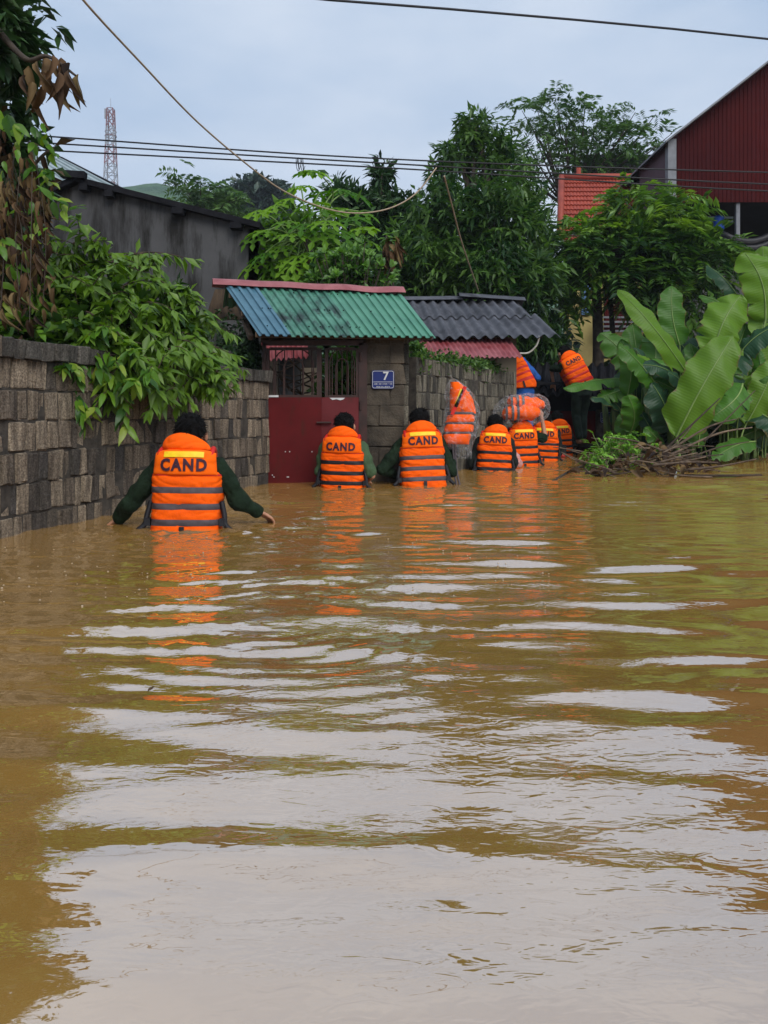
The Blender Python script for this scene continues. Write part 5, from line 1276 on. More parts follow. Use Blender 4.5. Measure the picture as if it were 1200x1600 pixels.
    lf(Rt, 11.9, (1158, 545), (1112, 615), 44, 'ban_dark', (-.1, -.8, .7), -.4, .2, .4, 2)
    lf(Rt, 11.3, (1160, 600), (1108, 655), 50, 'ban_mid', (0, -1, .5), -.3, .18, .35, 1)
    lf(Rt, 11.3, (1180, 690), (1112, 718), 30, 'ban_mid', (0, -1, .7), -.4, .1, .3, 1)
    lf(Rt, 11.5, (1170, 640), (1230, 690), 44, 'ban_dark', (.1, -.7, .8), -.3, .16, .4, 2)
    lf(Rt, 12.0, (1176, 600), (1226, 600), 40, 'ban_dark', (0, -.6, 1), -.3, .2, .4, 3)
    lf(Lf, 11.8, (1000, 704), (968, 646), 30, 'ban_mid', (.3, -1, .2), .0, .1, .6, 1)
    lf(Lf, 11.9, (1018, 676), (996, 620), 32, 'ban_mid', (-.2, -1, .2), .1, .1, .4, 1)
    lf(Lf, 12.0, (976, 652), (924, 622), 26, 'ban_dark', (0, -.6, 1), -.4, .16, .5, 2, (990, 700))
    lf(B, 11.4, (1040, 706), (1008, 668), 26, 'ban_mid', (.2, -1, .4), -.1, .1, .4, 1)
    lf(B, 11.2, (1090, 700), (1100, 620), 40, 'ban_mid', (.3, -1, .2), .1, .1, .35, 1)
    for (b_, e_, w_, m_) in (((1185, 640), (1204, 512), 46, 'ban_mid'), ((1128, 668), (1140, 556), 40, 'ban_mid'), ((1200, 600), (1178, 470), 44, 'ban_bright'), ((1100, 640), (1078, 536), 38, 'ban_mid'), ((1030, 650), (1040, 560), 36, 'ban_bright'), ((1150, 700), (1180, 600), 42, 'ban_bright'), ((1135, 620), (1120, 520), 36, 'ban_mid'), ((1206, 700), (1190, 600), 40, 'ban_mid')):
        lf(Rt if b_[0] > 1110 else B, 12.1, b_, e_, w_, m_, (.15, -1, .2), .1, .1, .3, 2, (b_[0] - 5, 716))
    r = random.Random(78)
    for k in range(64):     # smaller leaves crowding the front of the clump
        t, b = r.choice(roots); Y = r.uniform(11.5, 12.4); u = r.uniform(975, 1215); v = r.uniform(600, 705)
        a = r.gauss(0, .8); L = r.uniform(45, 95); e = (u + L * math.sin(a), v - L * math.cos(a))
        if e[0] < 950 or e[1] < (520 if e[0] < 1090 else 455) or (1050 < e[0] < 1130 and e[1] < 640): continue
        lf(t, Y, (u, v), e, r.uniform(20, 36), r.choice(('ban_bright', 'ban_mid', 'ban_mid', 'ban_dark')), (r.uniform(-.6, .6), -1, r.uniform(0, .7)), r.uniform(-.3, .2), .12, .4, 1, (u + r.uniform(-8, 8), 716), 300 + k)
    r = random.Random(77)
    for k in range(52):     # the rest of the thicket behind
        t, b = r.choice(roots); Y = r.uniform(12.4, 13.6); u = r.uniform(945, 1215); v = r.uniform(560, 690)
        a = r.uniform(-1.2, 1.2); L = r.uniform(60, 130); e = (u + L * math.sin(a), v - L * math.cos(a) * r.uniform(.5, 1))
        if e[1] < 440 + (110 if e[0] < 1010 else 0) or e[0] < 942: continue
        lf(t, Y, (u, v), e, r.uniform(30, 50), r.choice(('ban_mid', 'ban_dark', 'ban_dark')), (r.uniform(-.5, .5), -1, r.uniform(0, .8)), r.uniform(-.3, .3), .14, .35, 2, None, k)
bananas()

# ------------------------------------------------------------------ debris raft and weeds
def debris():
    r = random.Random(6)
    t = thing('debris_raft', 'raft of broken sticks and dead leaves caught below the banana plants', 'debris', G(1020, 742))
    def W(u, v, z=0.0):
        p = G(u, v); p.z = z; return p
    for k in range(95):
        u = min(max(r.gauss(1010, 50), 905), 1125); v = r.uniform(718, 748); L = r.uniform(.25, .9); a = r.uniform(0, 6.28)
        hz = .34 * math.exp(-((u - 1020) / 55) ** 2); p = W(u, v, r.uniform(0, hz) + .01); d = Vector((math.cos(a), math.sin(a) * .6, r.uniform(-.12, .3)))
        q = p + d * L; q.z = max(q.z, .0); m = (p + q) / 2 + Vector((r.gauss(0, .03), r.gauss(0, .03), r.gauss(0, .03)))
        rr = r.uniform(.006, .016); MB().tube(spl([p, m, q], 3), [rr, rr, rr * .9, rr * .8, rr * .7, rr * .6, rr * .5], 6).build('stick', M['twig'], t, True)
    for (a, b, c, rr) in (((1035, 706, .2), (1090, 655, .0), (1125, 622, 0), .016), ((1040, 708, .2), (1105, 668, 0), (1150, 655, 0), .018), ((1045, 712, 0), (1120, 678, 0), (1175, 668, 0), .018), ((1060, 722, 0), (1120, 700, 0), (1170, 690, 0), .014), ((1010, 728, 0), (1060, 690, 0), (1085, 660, 0), .012), ((1100, 690, 0), (1140, 650, 0), (1180, 610, 0), .012), ((1070, 715, 0), (1110, 712, 0), (1130, 710, 0), .013)):
        MB().tube(spl([P(a[0], a[1], 10.0), P(b[0], b[1], 10.1), P(c[0], c[1], 10.3)], 8), [rr * (1 - .035 * i) for i in range(17)], 7).build('branch', M['twig'], t, True)
    tag(MB().tube(spl([W(858, 753, -.02), W(900, 738, .05), W(940, 732, .07), W(985, 740, .02)], 8), .014, 7).build('drift_branch', M['twig'], None, True), 'long thin curved branch floating beside the debris raft', 'branch')
    tag(MB().tube(spl([W(1060, 744, .01), W(1120, 746, .02), W(1190, 744, .01)], 8), .014, 7).build('drift_branch', M['twig'], None, True), 'straight thin branch floating at the outer end of the debris raft', 'branch')
    me = leaf_variants('lf_dead', 5, W=.5, curl=.5, fold=.6); inv = Matrix.Translation(-t.location)
    for k in range(130):
        u = min(max(r.gauss(1010, 55), 905), 1120); v = r.uniform(718, 746); hz = .32 * math.exp(-((u - 1020) / 55) ** 2)
        leaf_obj('dead_leaf', r.choice(me), t, inv, W(u, v, r.uniform(.01, hz + .03)), Vector((r.gauss(0, 1), r.gauss(0, 1), r.gauss(0, .3))), Vector((r.gauss(0, .5), -.4, 1)), r.uniform(.10, .22))
    tag(MB().ell(W(1053, 742, .03), (.035, .035, .03), 10, 7).build('plastic_scrap', M['lightsteel'], None, True), 'small pale plastic scrap on the debris raft', 'scrap')
    g = np.random.default_rng(3)
    for (nm, lab, u, v, w, n) in (('weed', 'bright green weed sprouting from the debris raft', 968, 733, 24, 90), ('weed', 'low green weed at the inner end of the debris raft', 930, 736, 14, 36)):
        b = W(u, v, 0); tt = thing(nm, lab, 'weed', b)
        s = b.y / F
        c = np.stack([b.x + g.normal(0, w * s * .7, n), b.y + g.normal(0, .1, n), .05 + (.42 if w > 15 else .2) * g.random(n)], -1)
        pos, d, nr, L, Wd = pinnate(c, norm(g.normal(size=(n, 3)) + np.array([0, 0, .6])), 12, .13, .5, .4, g)
        link('foliage', leaves_mesh('foliage', pos, d, nr, L, Wd, M['lf_weed'], g.random(len(pos))), tt)
        mb = MB()
        for p in c[:24]: mb.tube([(b.x + (p[0] - b.x) * .3, b.y, -.05), tuple(p)], .005, 5)
        mb.build('stem', M['petiole'], tt)
debris()

# ------------------------------------------------------------------ people
SCR = bpy.data.scenes.new('scratch')
def remesh(mb, voxel, smooth=4, wrinkle=0.0, wscale=9.0, seed=0):
    me = mb.mesh('tmp'); o = bpy.data.objects.new('tmp', me); SCR.collection.objects.link(o)
    bm = bmesh.new(); bm.from_mesh(me); bmesh.ops.recalc_face_normals(bm, faces=bm.faces); bm.to_mesh(me); bm.free()
    md = o.modifiers.new('r', 'REMESH'); md.mode = 'VOXEL'; md.voxel_size = voxel
    sm = o.modifiers.new('s', 'SMOOTH'); sm.iterations = smooth; sm.factor = .5
    vl = SCR.view_layers[0]; vl.update(); dg = vl.depsgraph
    out = bpy.data.meshes.new_from_object(o.evaluated_get(dg)); bpy.data.objects.remove(o); bpy.data.meshes.remove(me)
    if wrinkle:
        n = len(out.vertices); off = Vector((seed * 3.1, seed * 1.7, 0))
        co = np.empty(n * 3, dtype=np.float32); nn = np.empty(n * 3, dtype=np.float32)
        out.vertices.foreach_get('co', co); out.vertices.foreach_get('normal', nn); co = co.reshape(-1, 3); nn = nn.reshape(-1, 3)
        h = np.empty((n, 1), dtype=np.float32)
        for i in range(n):
            p = Vector(co[i]) * wscale + off
            h[i] = mnoise.noise(p) + .6 * mnoise.noise(Vector((p.x * 2.2, p.y * 2.2, p.z * 1.2)))
        out.vertices.foreach_set('co', (co + nn * h * wrinkle).ravel()); out.update()
    out.polygons.foreach_set('use_smooth', [True] * len(out.polygons)); out.materials.clear()
    return out
CAND = text_mesh('CAND', .1, .0042, .0012, 1.22)

def person(name, label, loc, scale=1.0, rotz=0.0, lean=0.0, roll=0.0, armL=None, armR=None, sleeve='long', shirt='shirt', trousers='trouser', legL=None, legR=None, head=(0, 0), strip=True, vox=.009, hang=True, group='people in orange life vests', collar_tilt=0.0, strapmat='strap', boots=None, text=True):
    root = bpy.data.objects.new(name, None); COL.objects.link(root); root['_local'] = 1
    root.location = loc; root.rotation_euler = (0, 0, rotz); root.scale = (scale,) * 3; tag(root, label, 'person', group)
    cl, sl_, cr, sr = math.cos(lean), math.sin(lean), math.cos(roll), math.sin(roll); piv = .96
    def T(p):
        p = Vector(p); w = sstep(.86, 1.10, p.z); z = p.z - piv
        y1, z1 = p.y * cl + z * sl_, -p.y * sl_ + z * cl
        x2, z2 = p.x * cr + z1 * sr, -p.x * sr + z1 * cr
        return p.lerp(Vector((x2, y1, z2 + piv)), w)
    def rings(mb, data, n=20):
        N = len(data); vs = []
        for (z, a, b, yc) in data:
            for k in range(n):
                t = 2 * math.pi * k / n; vs.append(T((a * math.cos(t), yc + b * math.sin(t), z)))
        fs = [(i * n + k, i * n + (k + 1) % n, (i + 1) * n + (k + 1) % n, (i + 1) * n + k) for i in range(N - 1) for k in range(n)]
        fs += [tuple(range(n))[::-1], tuple((N - 1) * n + k for k in range(n))]; mb.add(vs, fs)
    sh = {-1: T((-.172, 0, 1.365)), 1: T((.172, 0, 1.365))}
    arms = {-1: armL or ((-.24, .02, 1.10), (-.15, .24, 1.06)), 1: armR or ((.24, .02, 1.10), (.15, .24, 1.06))}
    hips = {-1: Vector((-.085, 0, .90)), 1: Vector((.085, 0, .90))}
    legs = {-1: legL or ((-.10, .03, .48), (-.10, 0, .07)), 1: legR or ((.10, .05, .48), (.11, -.02, .07))}
    # ---- body
    mb = MB()
    rings(mb, [(.84, .13, .10, 0), (.92, .15, .105, 0), (1.02, .132, .095, 0), (1.2, .155, .11, 0), (1.33, .165, .10, 0), (1.40, .11, .075, -.005), (1.43, .06, .058, -.005)])
    hc = Vector((0, .02 + .02 * head[0], 1.582)); hy = math.sin(head[1])
    mb.tube([T((0, -.005, 1.40)), T((0, .012, 1.53))], [.060, .057], 12)
    Rh = Matrix.Rotation(-lean * .4 - head[0], 3, 'X') @ Matrix.Rotation(head[1], 3, 'Z')
    hcT = T(hc)
    mb.ell(hcT, (.080, .096, .108), 18, 12, Rh)
    mb.ell(hcT + Rh @ Vector((0, .028, -.06)), (.055, .062, .06), 14, 9, Rh)
    mb.ell(hcT + Rh @ Vector((0, .092, -.015)), (.014, .022, .026), 8, 6, Rh); mb.ell(hcT + Rh @ Vector((0, .082, -.062)), (.026, .014, .012), 8, 6, Rh)
    for s in (-1, 1):
        mb.ell(hcT + Rh @ Vector((s * .093, .006, -.020)), (.013, .022, .034), 8, 7, Rh)
        e, w = Vector(arms[s][0]), Vector(arms[s][1])
        mb.capsule(sh[s], e, .045, .036); mb.capsule(e, w, .037, .025)
        # hand
        d = (w - e).normalized(); d = (d + Vector((0, 0, -.12))).normalized(); up = Vector((0, 0, 1)); sd_ = d.cross(up)
        if sd_.length < .2: sd_ = Vector((1, 0, 0))
        sd_.normalize(); pn = sd_.cross(d)
        Mh = Matrix((sd_, d, pn)).transposed()
        mb.ell(w + d * .048, (.041, .052, .017), 12, 8, Mh)
        for k, (off, fl) in enumerate(((-.03, .068), (-.01, .080), (.011, .075), (.030, .058))):
            b0 = w + d * .085 + sd_ * off; b1 = b0 + d * fl * .5 - pn * .008; b2 = b1 + d * fl * .38 - pn * .022
            mb.capsule(b0, b1, .0095, .0088, 8); mb.capsule(b1, b2, .0088, .0075, 8)
        b0 = w + d * .028 - sd_ * s * -.034; b1 = b0 + d * .035 - sd_ * s * -.026 - pn * .006; mb.capsule(b0, b1, .0115, .010, 8); mb.capsule(b1, b1 + d * .028 - pn * .008, .010, .008, 8)
        kn, an = Vector(legs[s][0]), Vector(legs[s][1])
        mb.capsule(hips[s], kn, .078, .052); mb.capsule(kn, an, .050, .034)
        mb.ell(an + Vector((0, .06, -.035)), (.042, .125, .034), 12, 7)
    me = remesh(mb, vox * .8, 3); me.materials.append(M['skin']); body = link('body', me, root)
    # ---- hair
    hb = MB(); hb.ell(hcT + Rh @ Vector((0, -.022, .026)), (.093, .100, .100), 48, 34, Rh)
    r = random.Random(int(abs(loc[0]) * 100) + 3)
    hb.v = [tuple(Vector(v) + (Vector(v) - hcT).normalized() * (.010 * mnoise.noise(Vector(v) * 24 + Vector((loc[1], 0, 0))) + .009 * mnoise.noise(Vector(v) * 75))) for v in hb.v]
    for _ in range(520):
        dv = Vector((r.gauss(0, 1), r.gauss(-.25, 1), r.gauss(.35, .8))).normalized()
        b0 = hcT + Rh @ (Vector((0, -.022, .026)) + Vector((dv.x * .090, dv.y * .097, dv.z * .097)))
        tg_ = (Rh @ dv * .45 + Vector((r.gauss(0, .45), r.gauss(-.1, .45), -.55 + r.gauss(0, .3)))).normalized(); sd2 = tg_.cross(dv)
        if sd2.length < 1e-3: continue
        sd2.normalize(); L_ = r.uniform(.018, .036); o_ = len(hb.v)
        hb.v += [tuple(b0 - sd2 * .005), tuple(b0 + sd2 * .005), tuple(b0 + tg_ * L_ + Rh @ dv * .006)]; hb.f.append((o_, o_ + 1, o_ + 2))
    hb.build('hair', M['hair'], root, True, fix=False)
    # ---- shirt
    mb = MB(); rings(mb, [(.90, .160, .118, 0), (1.02, .146, .110, 0), (1.2, .17, .124, 0), (1.33, .180, .114, 0), (1.40, .125, .088, -.005), (1.435, .072, .070, -.005)])
    for s in (-1, 1):
        e, w = Vector(arms[s][0]), Vector(arms[s][1])
        mb.capsule(sh[s], e.lerp(sh[s], .0 if sleeve == 'long' else .16), .072, .058 if sleeve == 'long' else .064)
        if sleeve == 'long': mb.capsule(e, e.lerp(w, .90), .056, .046)
    me = remesh(mb, vox, 2, .013, 13, scale * 7 + loc[0]); me.materials.append(M[shirt]); link('shirt', me, root)
    # ---- trousers
    mb = MB(); rings(mb, [(.80, .15, .12, 0), (.92, .168, .125, 0), (1.0, .155, .115, 0)])
    for s in (-1, 1):
        kn, an = Vector(legs[s][0]), Vector(legs[s][1]); mb.capsule(hips[s] + Vector((0, 0, -.02)), kn, .095, .072); mb.capsule(kn, an.lerp(kn, .12), .072, .062)
    me = remesh(mb, max(vox, .012), 3, .010, 8, scale); me.materials.append(M[trousers]); link('trousers', me, root)
    if boots:
        mb = MB()
        for s in (-1, 1):
            an = Vector(legs[s][1]); mb.ell(an + Vector((0, .06, -.035)), (.05, .14, .045), 12, 8); mb.capsule(an + Vector((0, 0, -.02)), an + Vector((0, 0, .05)), .05, .048)
        me = remesh(mb, .012, 2); me.materials.append(M[boots]); link('sandals', me, root)
    # ---- life vest
    A_, B_, ex = .202, .148, 3.4
    seams = [.925, 1.035, 1.130, 1.230, 1.338]
    def prof(z):
        for a, b in zip(seams[:-1], seams[1:]):
            if a <= z <= b: return max(0.0, math.sin(math.pi * (z - a) / (b - a))) ** .4
        return 0.0
    def ring(t, z, extra=0.0):
        c, s = math.cos(t), math.sin(t)
        wz = 1.0 + .012 * math.sin(z * 23 + loc[0] * 7)
        x = A_ * wz * math.copysign(abs(c) ** (2 / ex), c); y = B_ * math.copysign(abs(s) ** (2 / ex), s)
        n = Vector((x / A_ ** 2, y / B_ ** 2, 0)).normalized()
        wr = .006 * mnoise.noise(Vector((x * 8 + loc[0] * 5, y * 8, z * 30 + x * 9))) - .006 * max(0.0, .2 - abs(mnoise.noise(Vector((x * 7 + loc[0] * 3, y * 7, z * 17 + x * 6))))) / .2 + .003 * mnoise.noise(Vector((x * 22, y * 22, z * 40 - x * 20)))
        return Vector((x, y, z)) + n * (extra + wr)
    mb = MB(); nz = 72
    def fn(u_, v_):
        z = lerp(.925, 1.345, v_); return T(ring(2 * math.pi * u_, z, .013 * prof(z) - (.02 if v_ > .995 or v_ < .005 else 0)))
    mb.grid(fn, 110, nz, True)
    vest = mb.build('life_vest', M['orange'], root, True)
    def slab(cfn, nfn, th, nu=22, nv=14, back=.012, pw=5.0):
        m = MB()
        def off(s, t): return th * max(0.0, (1 - abs(s) ** pw)) ** .5 * max(0.0, (1 - abs(t) ** pw)) ** .5
        def f1(a, b):
            s, t = a * 2 - 1, b * 2 - 1; p = cfn(s, t); n = nfn(s, t); w = .005 * mnoise.noise(p * 13 + Vector((loc[0], 0, 0))) - .005 * max(0.0, .18 - abs(mnoise.noise(Vector((p.x * 9 + loc[0] * 4, p.y * 9, p.z * 14 - p.x * 5))))) / .18
            return T(p + n * (off(s, t) + w))
        def f2(a, b):
            s, t = a * 2 - 1, b * 2 - 1; return T(cfn(s, t) - nfn(s, t) * back * (1 - abs(s) ** 8) * (1 - abs(t) ** 8))
        m.grid(f1, nu, nv); k = len(m.v); m.grid(f2, nu, nv); return m
    # label panel, folded over the back
    def pw_(t): return lerp(.194, .182, (t + 1) / 2)
    def pc(s, t):
        x = s * pw_(t); z = lerp(1.318, 1.478, (t + 1) / 2) - .022 * abs(s) ** 4 * max(0.0, t); return Vector((x, -.158 + 1.35 * x * x + .02 * max(0, t) ** 2, z))
    def pn_(s, t): x = s * pw_(t); return Vector((2.7 * x, -1, .10 * t)).normalized()
    panel = slab(pc, pn_, .022, 40, 24, .012, 9.0).build('label_panel', M['orange2'], vest, True)
    m4 = MB(); m4.grid(lambda a, b: T(ring(math.pi * (1.06 + .88 * a), 1.322 + .010 * (b - .5), .012)), 40, 3); m4.build('seam_trim', M['redtrim'], vest, True)
    fr = slab(lambda s, t: Vector((s * .17, .15 - 1.0 * (s * .17) ** 2, lerp(1.30, 1.42, (t + 1) / 2))), lambda s, t: Vector((0, 1, 0)), .03).build('chest_panel', M['orange'], vest, True)
    for s in (-1, 1):
        mb = MB(); pts = [T(q) for q in ((s * .150, -.125, 1.40), (s * .158, -.11, 1.45), (s * .150, -.02, 1.485), (s * .14, .08, 1.455), (s * .13, .14, 1.38))]
        mb.tube(spl(pts, 5), .017, 10); mb.build('shoulder_strap', M['redtrim'], vest, True)
    # collar
    def cw(t):
        q = (t + 1) / 2; return .148 * (1 - .42 * q ** 2.6)
    def cc(s, t):
        q = (t + 1) / 2; x = s * cw(t); return Vector((x + collar_tilt * q * .03, -.128 + 2.6 * x * x + .030 * q, lerp(1.468, 1.580, q) - .030 * abs(s) ** 2.2 * q + collar_tilt * s * .012 * q))
    collar = slab(cc, lambda s, t: Vector((s * .7, -1, .15)).normalized(), .034, 40, 22, .03, 4.2).build('collar', M['orange'], vest, True)
    # straps
    for z in seams[1:4]:
        m2 = MB(); h = .0185
        def fs_(u_, v_):
            zz = z + h * (v_ * 2 - 1); return T(ring(2 * math.pi * u_, zz, .0115 + .003 * (1 - (v_ * 2 - 1) ** 2)))
        m2.grid(fs_, 60, 5, True); m2.build('strap', M[strapmat], vest, True)
    MB().bar(T((.0, -.172, 1.015)), T((.0, -.172, .93)), .030, .006, (0, -1, 0)).build('tail_tab', M['blackstrap'], vest)
    if hang:
        for s in (-1, 1):
            mb = MB(); pts = [T(q) for q in ((s * .215, -.05, 1.16), (s * .235, -.06, 1.08), (s * .245, -.07, 1.02), (s * .285, -.08, .985))]
            mb.tube(spl(pts, 4), .017, 6); mb.build('loose_strap', M['blackstrap'], vest, True)
            MB().box(T((s * .226, -.07, 1.035)), (.035, .05, .045)).build('buckle', M['blackstrap'], vest)
    # lettering and reflective strip follow the panel
    def onpanel(x, z, lift): 
        t = (z - 1.318) / .160 * 2 - 1; s = x / pw_(t); th = .022 * max(0, 1 - abs(s) ** 9) ** .5 * max(0, 1 - abs(t) ** 9) ** .5
        return T(pc(s, t) + pn_(s, t) * (th + .0035 + lift))
    if text:
        me = CAND.copy(); me.materials.clear(); me.materials.append(M['ink'])
        xs = [v.co.x for v in me.vertices]; ysv = [v.co.y for v in me.vertices]; x0, x1, y0, y1 = min(xs), max(xs), min(ysv), max(ysv)
        for v in me.vertices:
            fx = (v.co.x - x0) / (x1 - x0) - .5; fy = (v.co.y - y0) / (y1 - y0) - .5
            v.co = onpanel(fx * .262, 1.384 + fy * .076, .001 if v.co.z > 0 else -.001)
        link('lettering', me, vest)
    if strip:
        m3 = MB(); m3.grid(lambda a, b: onpanel((a - .5) * .225, 1.446 + (b - .5) * .034, .0015 + .002 * mnoise.noise(Vector((a * 9, b * 3, loc[0])))), 16, 5); m3.build('reflective_strip', M['yellow'], vest, True)
    return root

def at(u, v_water):       # a wader whose waterline meets the picture row v_water
    return G(u, v_water)
def wader(u, v, scale, waist, **k):
    p = at(u, v); p.z = -waist * scale
    return person('person', loc=p, scale=scale, **k)

wader(293, 824, 1.0, .995, label='wading person with both arms spread over the water beside the curved wall', armL=((-.37, .03, 1.14), (-.46, .14, 1.035)), armR=((.31, .05, 1.15), (.425, .16, 1.07)), vox=.0065, rotz=.03, lean=.06, roll=.015, collar_tilt=-.6, strip=True)
wader(536, 761, 1.0, .985, label='wading person in olive t shirt with bent bare elbow before the red gate', armL=((-.235, .03, 1.10), (-.12, .25, 1.08)), armR=((.285, -.02, 1.10), (.20, .20, 1.03)), sleeve='short', shirt='tshirt', strip=False, rotz=-.14, roll=.02, strapmat='blackstrap', vox=.009)
wader(661, 757, 1.07, .985, label='wading person in long dark sleeves beside the upright bagged vest', armL=((-.38, .02, 1.13), (-.24, .20, 1.06)), armR=((.27, .02, 1.10), (.30, .22, 1.30)), lean=.12, head=(.15, 0), vox=.009, rotz=.10, roll=-.035)
wader(771, 735, 1.03, 1.02, label='wading person with arms held down next to the grey vine wall', armL=((-.27, .04, 1.09), (-.2, .25, .98)), armR=((.25, .04, 1.10), (.18, .25, .98)), shirt='darksleeve', strapmat='blackstrap', vox=.011, lean=.10, head=(.2, 0), rotz=-.08, roll=.04, collar_tilt=.5)
wader(815, 727, 1.04, .985, label='wading person carrying the plastic wrapped vest bundle overhead', armL=((-.30, .10, 1.40), (-.24, .08, 1.63)), armR=((.32, -.02, 1.34), (.285, .03, 1.62)), sleeve='short', shirt='shirt', strapmat='blackstrap', vox=.011, rotz=.12, roll=-.03)
wader(849, 719, 1.02, .98, label='wading person mostly hidden behind the bundle carrier', strapmat='blackstrap', vox=.013, shirt='darksleeve', rotz=-.2, roll=.05)
wader(873, 713, 1.04, .97, label='wading person with bent bare elbow farthest along by the maroon door', armR=((.27, .0, 1.12), (.13, .2, 1.02)), sleeve='short', shirt='darksleeve', strapmat='blackstrap', vox=.013, rotz=.15, roll=-.05)
# climber
pc_ = P(909, 693, 13.85); pc_.z -= .02
person('person', 'person climbing barefoot over the low tiled gateway roof', pc_, 1.08, .25, .24, -.42, armL=((-.40, .30, 1.26), (-.33, .36, 1.02)), armR=((.16, .38, 1.22), (.22, .45, 1.02)), legL=((-.06, .09, .48), (-.03, .02, .08)), legR=((.10, .14, .50), (.06, .05, .09)), trousers='climb_trouser', strip=False, hang=False, vox=.014, strapmat='redtrim', sleeve='short', head=(.1, .3))
# person in blue trousers at the hut corner
pb = P(818, 618, 12.9); pb.z = P(0, 600, 12.9).z - 1.0
person('person', 'person in blue trousers standing at the corner of the cream hut', pb, 1.0, .0, .30, -.42, trousers='bluecloth', shirt='bluecloth', strip=False, hang=False, vox=.013, strapmat='redtrim', text=False)
tag(MB().box((pb.x + .15, pb.y + .1, pb.z / 2 - .1), (1.0, .7, pb.z + .2)).build('concrete_ledge', M['grey_render'], None), 'concrete ledge under the person in blue trousers', 'ledge')

bpy.data.scenes.remove(SCR)

# ------------------------------------------------------------------ things carried
def bag_shell(prof_fn, nu, nv, seed, mat, name, parent):
    mb = MB()
    def fn(a, b):
        p, n = prof_fn(a * 2 * math.pi, b); return p + n * (.030 * mnoise.noise(p * 9 + Vector((seed, 0, 0))) + .016 * mnoise.noise(p * 22) + .008 * mnoise.noise(p * 48))
    mb.grid(fn, nu, nv, True); return mb.build(name, M[mat], parent, False, fix=False)
def upright_bag():
    Y = 8.0; s = Y / F
    t = thing('bagged_life_vest', 'orange life vest in clear plastic held upright beside a wader', 'life vest', P(716, 720, Y))
    rows = [(590, 706, 2), (602, 712, 13), (620, 719, 21), (645, 722, 25), (670, 718, 27), (692, 712, 25), (704, 722, 14), (714, 724, 9)]
    def row(v):
        vs = [r[0] for r in rows]; return np.interp(v, vs, [r[1] for r in rows]), np.interp(v, vs, [r[2] for r in rows])
    def vestfn(v0, v1, puff, k, dx=0.0, wf=.8):
        def fn(a, b):
            v = lerp(v0, v1, b); c, w = row(v); h = w * s * wf; th = a * 2 * math.pi
            pf = puff * math.sin(math.pi * b) ** .5
            jit = .018 * mnoise.noise(Vector((a * 6, b * 3 + k, v0 * .1))); h += jit
            return P(c + dx, v, Y) + Vector((h * math.copysign(abs(math.cos(th)) ** .8, math.cos(th)), (.055 + pf) * math.sin(th), 0))
        return MB().grid(fn, 24, 8, True)
    for k, (v0, v1) in enumerate(((597, 646), (646, 661), (661, 676), (676, 694))):
        vestfn(v0, v1, .03, k, -1 if k else 1, .84).build('vest_segment', M['orange'], t, True)
    for v in (646, 661, 676):
        vestfn(v - 3, v + 3, .018, 0, -1, .88).build('strap', M['strap'], t, True)
    for (u0, v0, u1, v1, m) in ((706, 648, 727, 604, 'redtrim'), (724, 640, 731, 612, 'orange2'), (712, 636, 722, 608, 'yellow')):
        MB().bar(P(u0, v0, Y - .085), P(u1, v1, Y - .085), .035, .012, (0, -1, 0)).build('folded_trim', M[m], t)
    bag_shell(lambda a, b: (P(row(lerp(586, 717, b))[0], lerp(586, 717, b), Y) + Vector((row(lerp(586, 717, b))[1] * s * 1.1 * math.cos(a), .115 * min(1, row(lerp(586, 717, b))[1] / 20) * math.sin(a), 0)), Vector((math.cos(a), math.sin(a), 0))), 44, 44, 2.0, 'plastic', 'plastic_film', t)
    for k in range(2):
        a = P(706 + 4 * k, 690, Y - .05)
        MB().tube(spl([a, P(709 + 3 * k, 715, Y - .05), P(710 + 4 * k, 738, Y - .08), P(714 + 5 * k, 760, Y - .15)], 6), .011, 6).build('hanging_strap', M['strap'], t, True)
upright_bag()
def bundle():
    Y = 10.75; s = Y / F
    t = thing('vest_bundle', 'clear plastic bundle of two folded orange vests carried overhead', 'bundle', P(815, 655, Y))
    def roll_(u0, u1, v0, v1, vr, yr, nm, dy):
        a, b = P(u0, v0, Y + dy), P(u1, v1, Y + dy)
        def fn(q, x):
            p = a.lerp(b, x); e = (1 - abs(2 * x - 1) ** 4) ** .5; k = 1 + .10 * math.sin(x * 26) + .35 * mnoise.noise(Vector((math.cos(q * 6.283) * 1.3, math.sin(q * 6.283) * 1.3, x * 5 + dy * 9)))
            return p + Vector((0, math.cos(q * 6.283) * yr * e, math.sin(q * 6.283) * vr * s * e * k))
        o = MB().grid(fn, 22, 30, True).build(nm, M['orange'], t, True)
        for x in (.10, .26, .40):
            m = MB(); m.grid(lambda q, y: a.lerp(b, x + .06 * (y - .5)) + Vector((0, math.cos(q * 6.283) * (yr + .012), math.sin(q * 6.283) * (vr * s * 1.1 + .012))) , 22, 3, True); m.build('strap', M['strap'], o, True)
        return o
    roll_(784, 845, 647, 644, 11, .10, 'folded_vest', -.10); roll_(792, 852, 628, 633, 10.5, .10, 'folded_vest', .03)
    def bf(a, b):
        u = lerp(770, 860, b); e = max(.02, (1 - abs(2 * b - 1) ** 3.2)) ** .5; vc = lerp(642, 638, b) + (4 if b < .2 else 0)
        return P(u, vc, Y - .03) + Vector((0, .21 * e * math.cos(a), 24 * s * e * math.sin(a))), Vector((0, math.cos(a), math.sin(a)))
    bag_shell(bf, 44, 44, 5.0, 'plastic', 'plastic_film', t)
bundle()
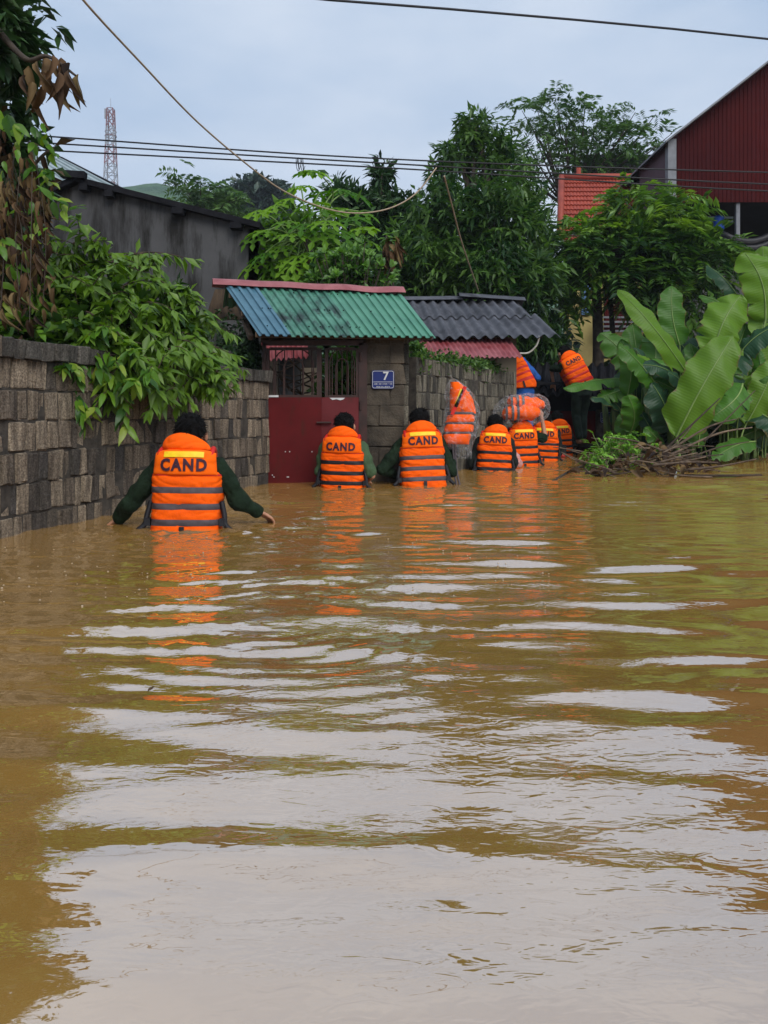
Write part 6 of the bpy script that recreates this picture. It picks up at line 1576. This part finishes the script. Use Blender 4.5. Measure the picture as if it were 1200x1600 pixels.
def small_bag(u, v, w, h, Y, mat, name, label, cat, seed):
    s = Y / F; c = P(u, v, Y)
    mb = MB()
    def fn(a, b):
        th = a * 2 * math.pi; e = math.sin(math.pi * (b * .9 + .06)) ** .6 * (1 - .5 * b); p = c + Vector((w * s * e * math.cos(th) - .05 * b, .09 * e * math.sin(th), h * s * (b - .3)))
        return p + Vector((math.cos(th), math.sin(th), 0)) * .025 * mnoise.noise(p * 14 + Vector((seed, 0, 0)))
    mb.grid(fn, 20, 14, True); tag(mb.build(name, M[mat], None, True), label, cat)
small_bag(809, 722, 11, 26, 10.2, 'plastic2', 'plastic_bag', 'pink and white plastic bag floating between two waders', 'bag', 1)
small_bag(879, 713, 8, 12, 12.7, 'redbag', 'plastic_bag', 'red plastic bag at the waterline by the farthest wader', 'bag', 2)

# ------------------------------------------------------------------ foam flecks
def foam():
    r = random.Random(12); mb = MB()
    for k in range(150):
        if k < 95: u, v = r.uniform(0, 330), r.gauss(880, 30)
        else: u, v = r.uniform(600, 860), r.gauss(880, 40)
        if v < 838: continue
        p = G(u, v)
        if p.x < -2.1 and p.y > 4.3: continue
        q = r.uniform(.0015, .0055); mb.ell(p + Vector((0, 0, .004)), (q, q, q * .7), 6, 4)
    tag(mb.build('foam', M['foam'], None, True), 'pale foam bubbles drifting on the brown water', 'foam', kind='stuff')
foam()
def drift():
    r = random.Random(33); me = leaf_variants('lf_dead', 3, W=.4, curl=.05, fold=.1)
    spots = ((610, 905, 'tiny dead leaf drifting mid stream behind the second wader'), (760, 985, 'tiny dead leaf drifting in open water below the bagged vest'), (240, 1080, 'tiny dead leaf drifting on the left side of the open water'))
    for (u, v, lab) in spots:
        p = G(u, v); p.z = .012; o = bpy.data.objects.new('floating_leaf', r.choice(me)); COL.objects.link(o)
        o.matrix_basis = Matrix.Translation(p) @ Matrix.Rotation(r.uniform(0, 6.28), 4, 'Z') @ Matrix.Scale(.035, 4); tag(o, lab, 'leaf', 'dead leaves drifting on the water')
drift()

# ------------------------------------------------------------------ damp air
def haze():
    t = NT('damp air'); pv = t.n('ShaderNodeVolumePrincipled'); pv.inputs['Density'].default_value = .0006; pv.inputs['Color'].default_value = (.8, .88, 1, 1)
    t.l(pv.outputs[0], t.out.inputs['Volume'])
    tag(MB().box((0, 470, 58), (1960, 1000, 124)).build('haze', t.m, None), kind='stuff')
haze()
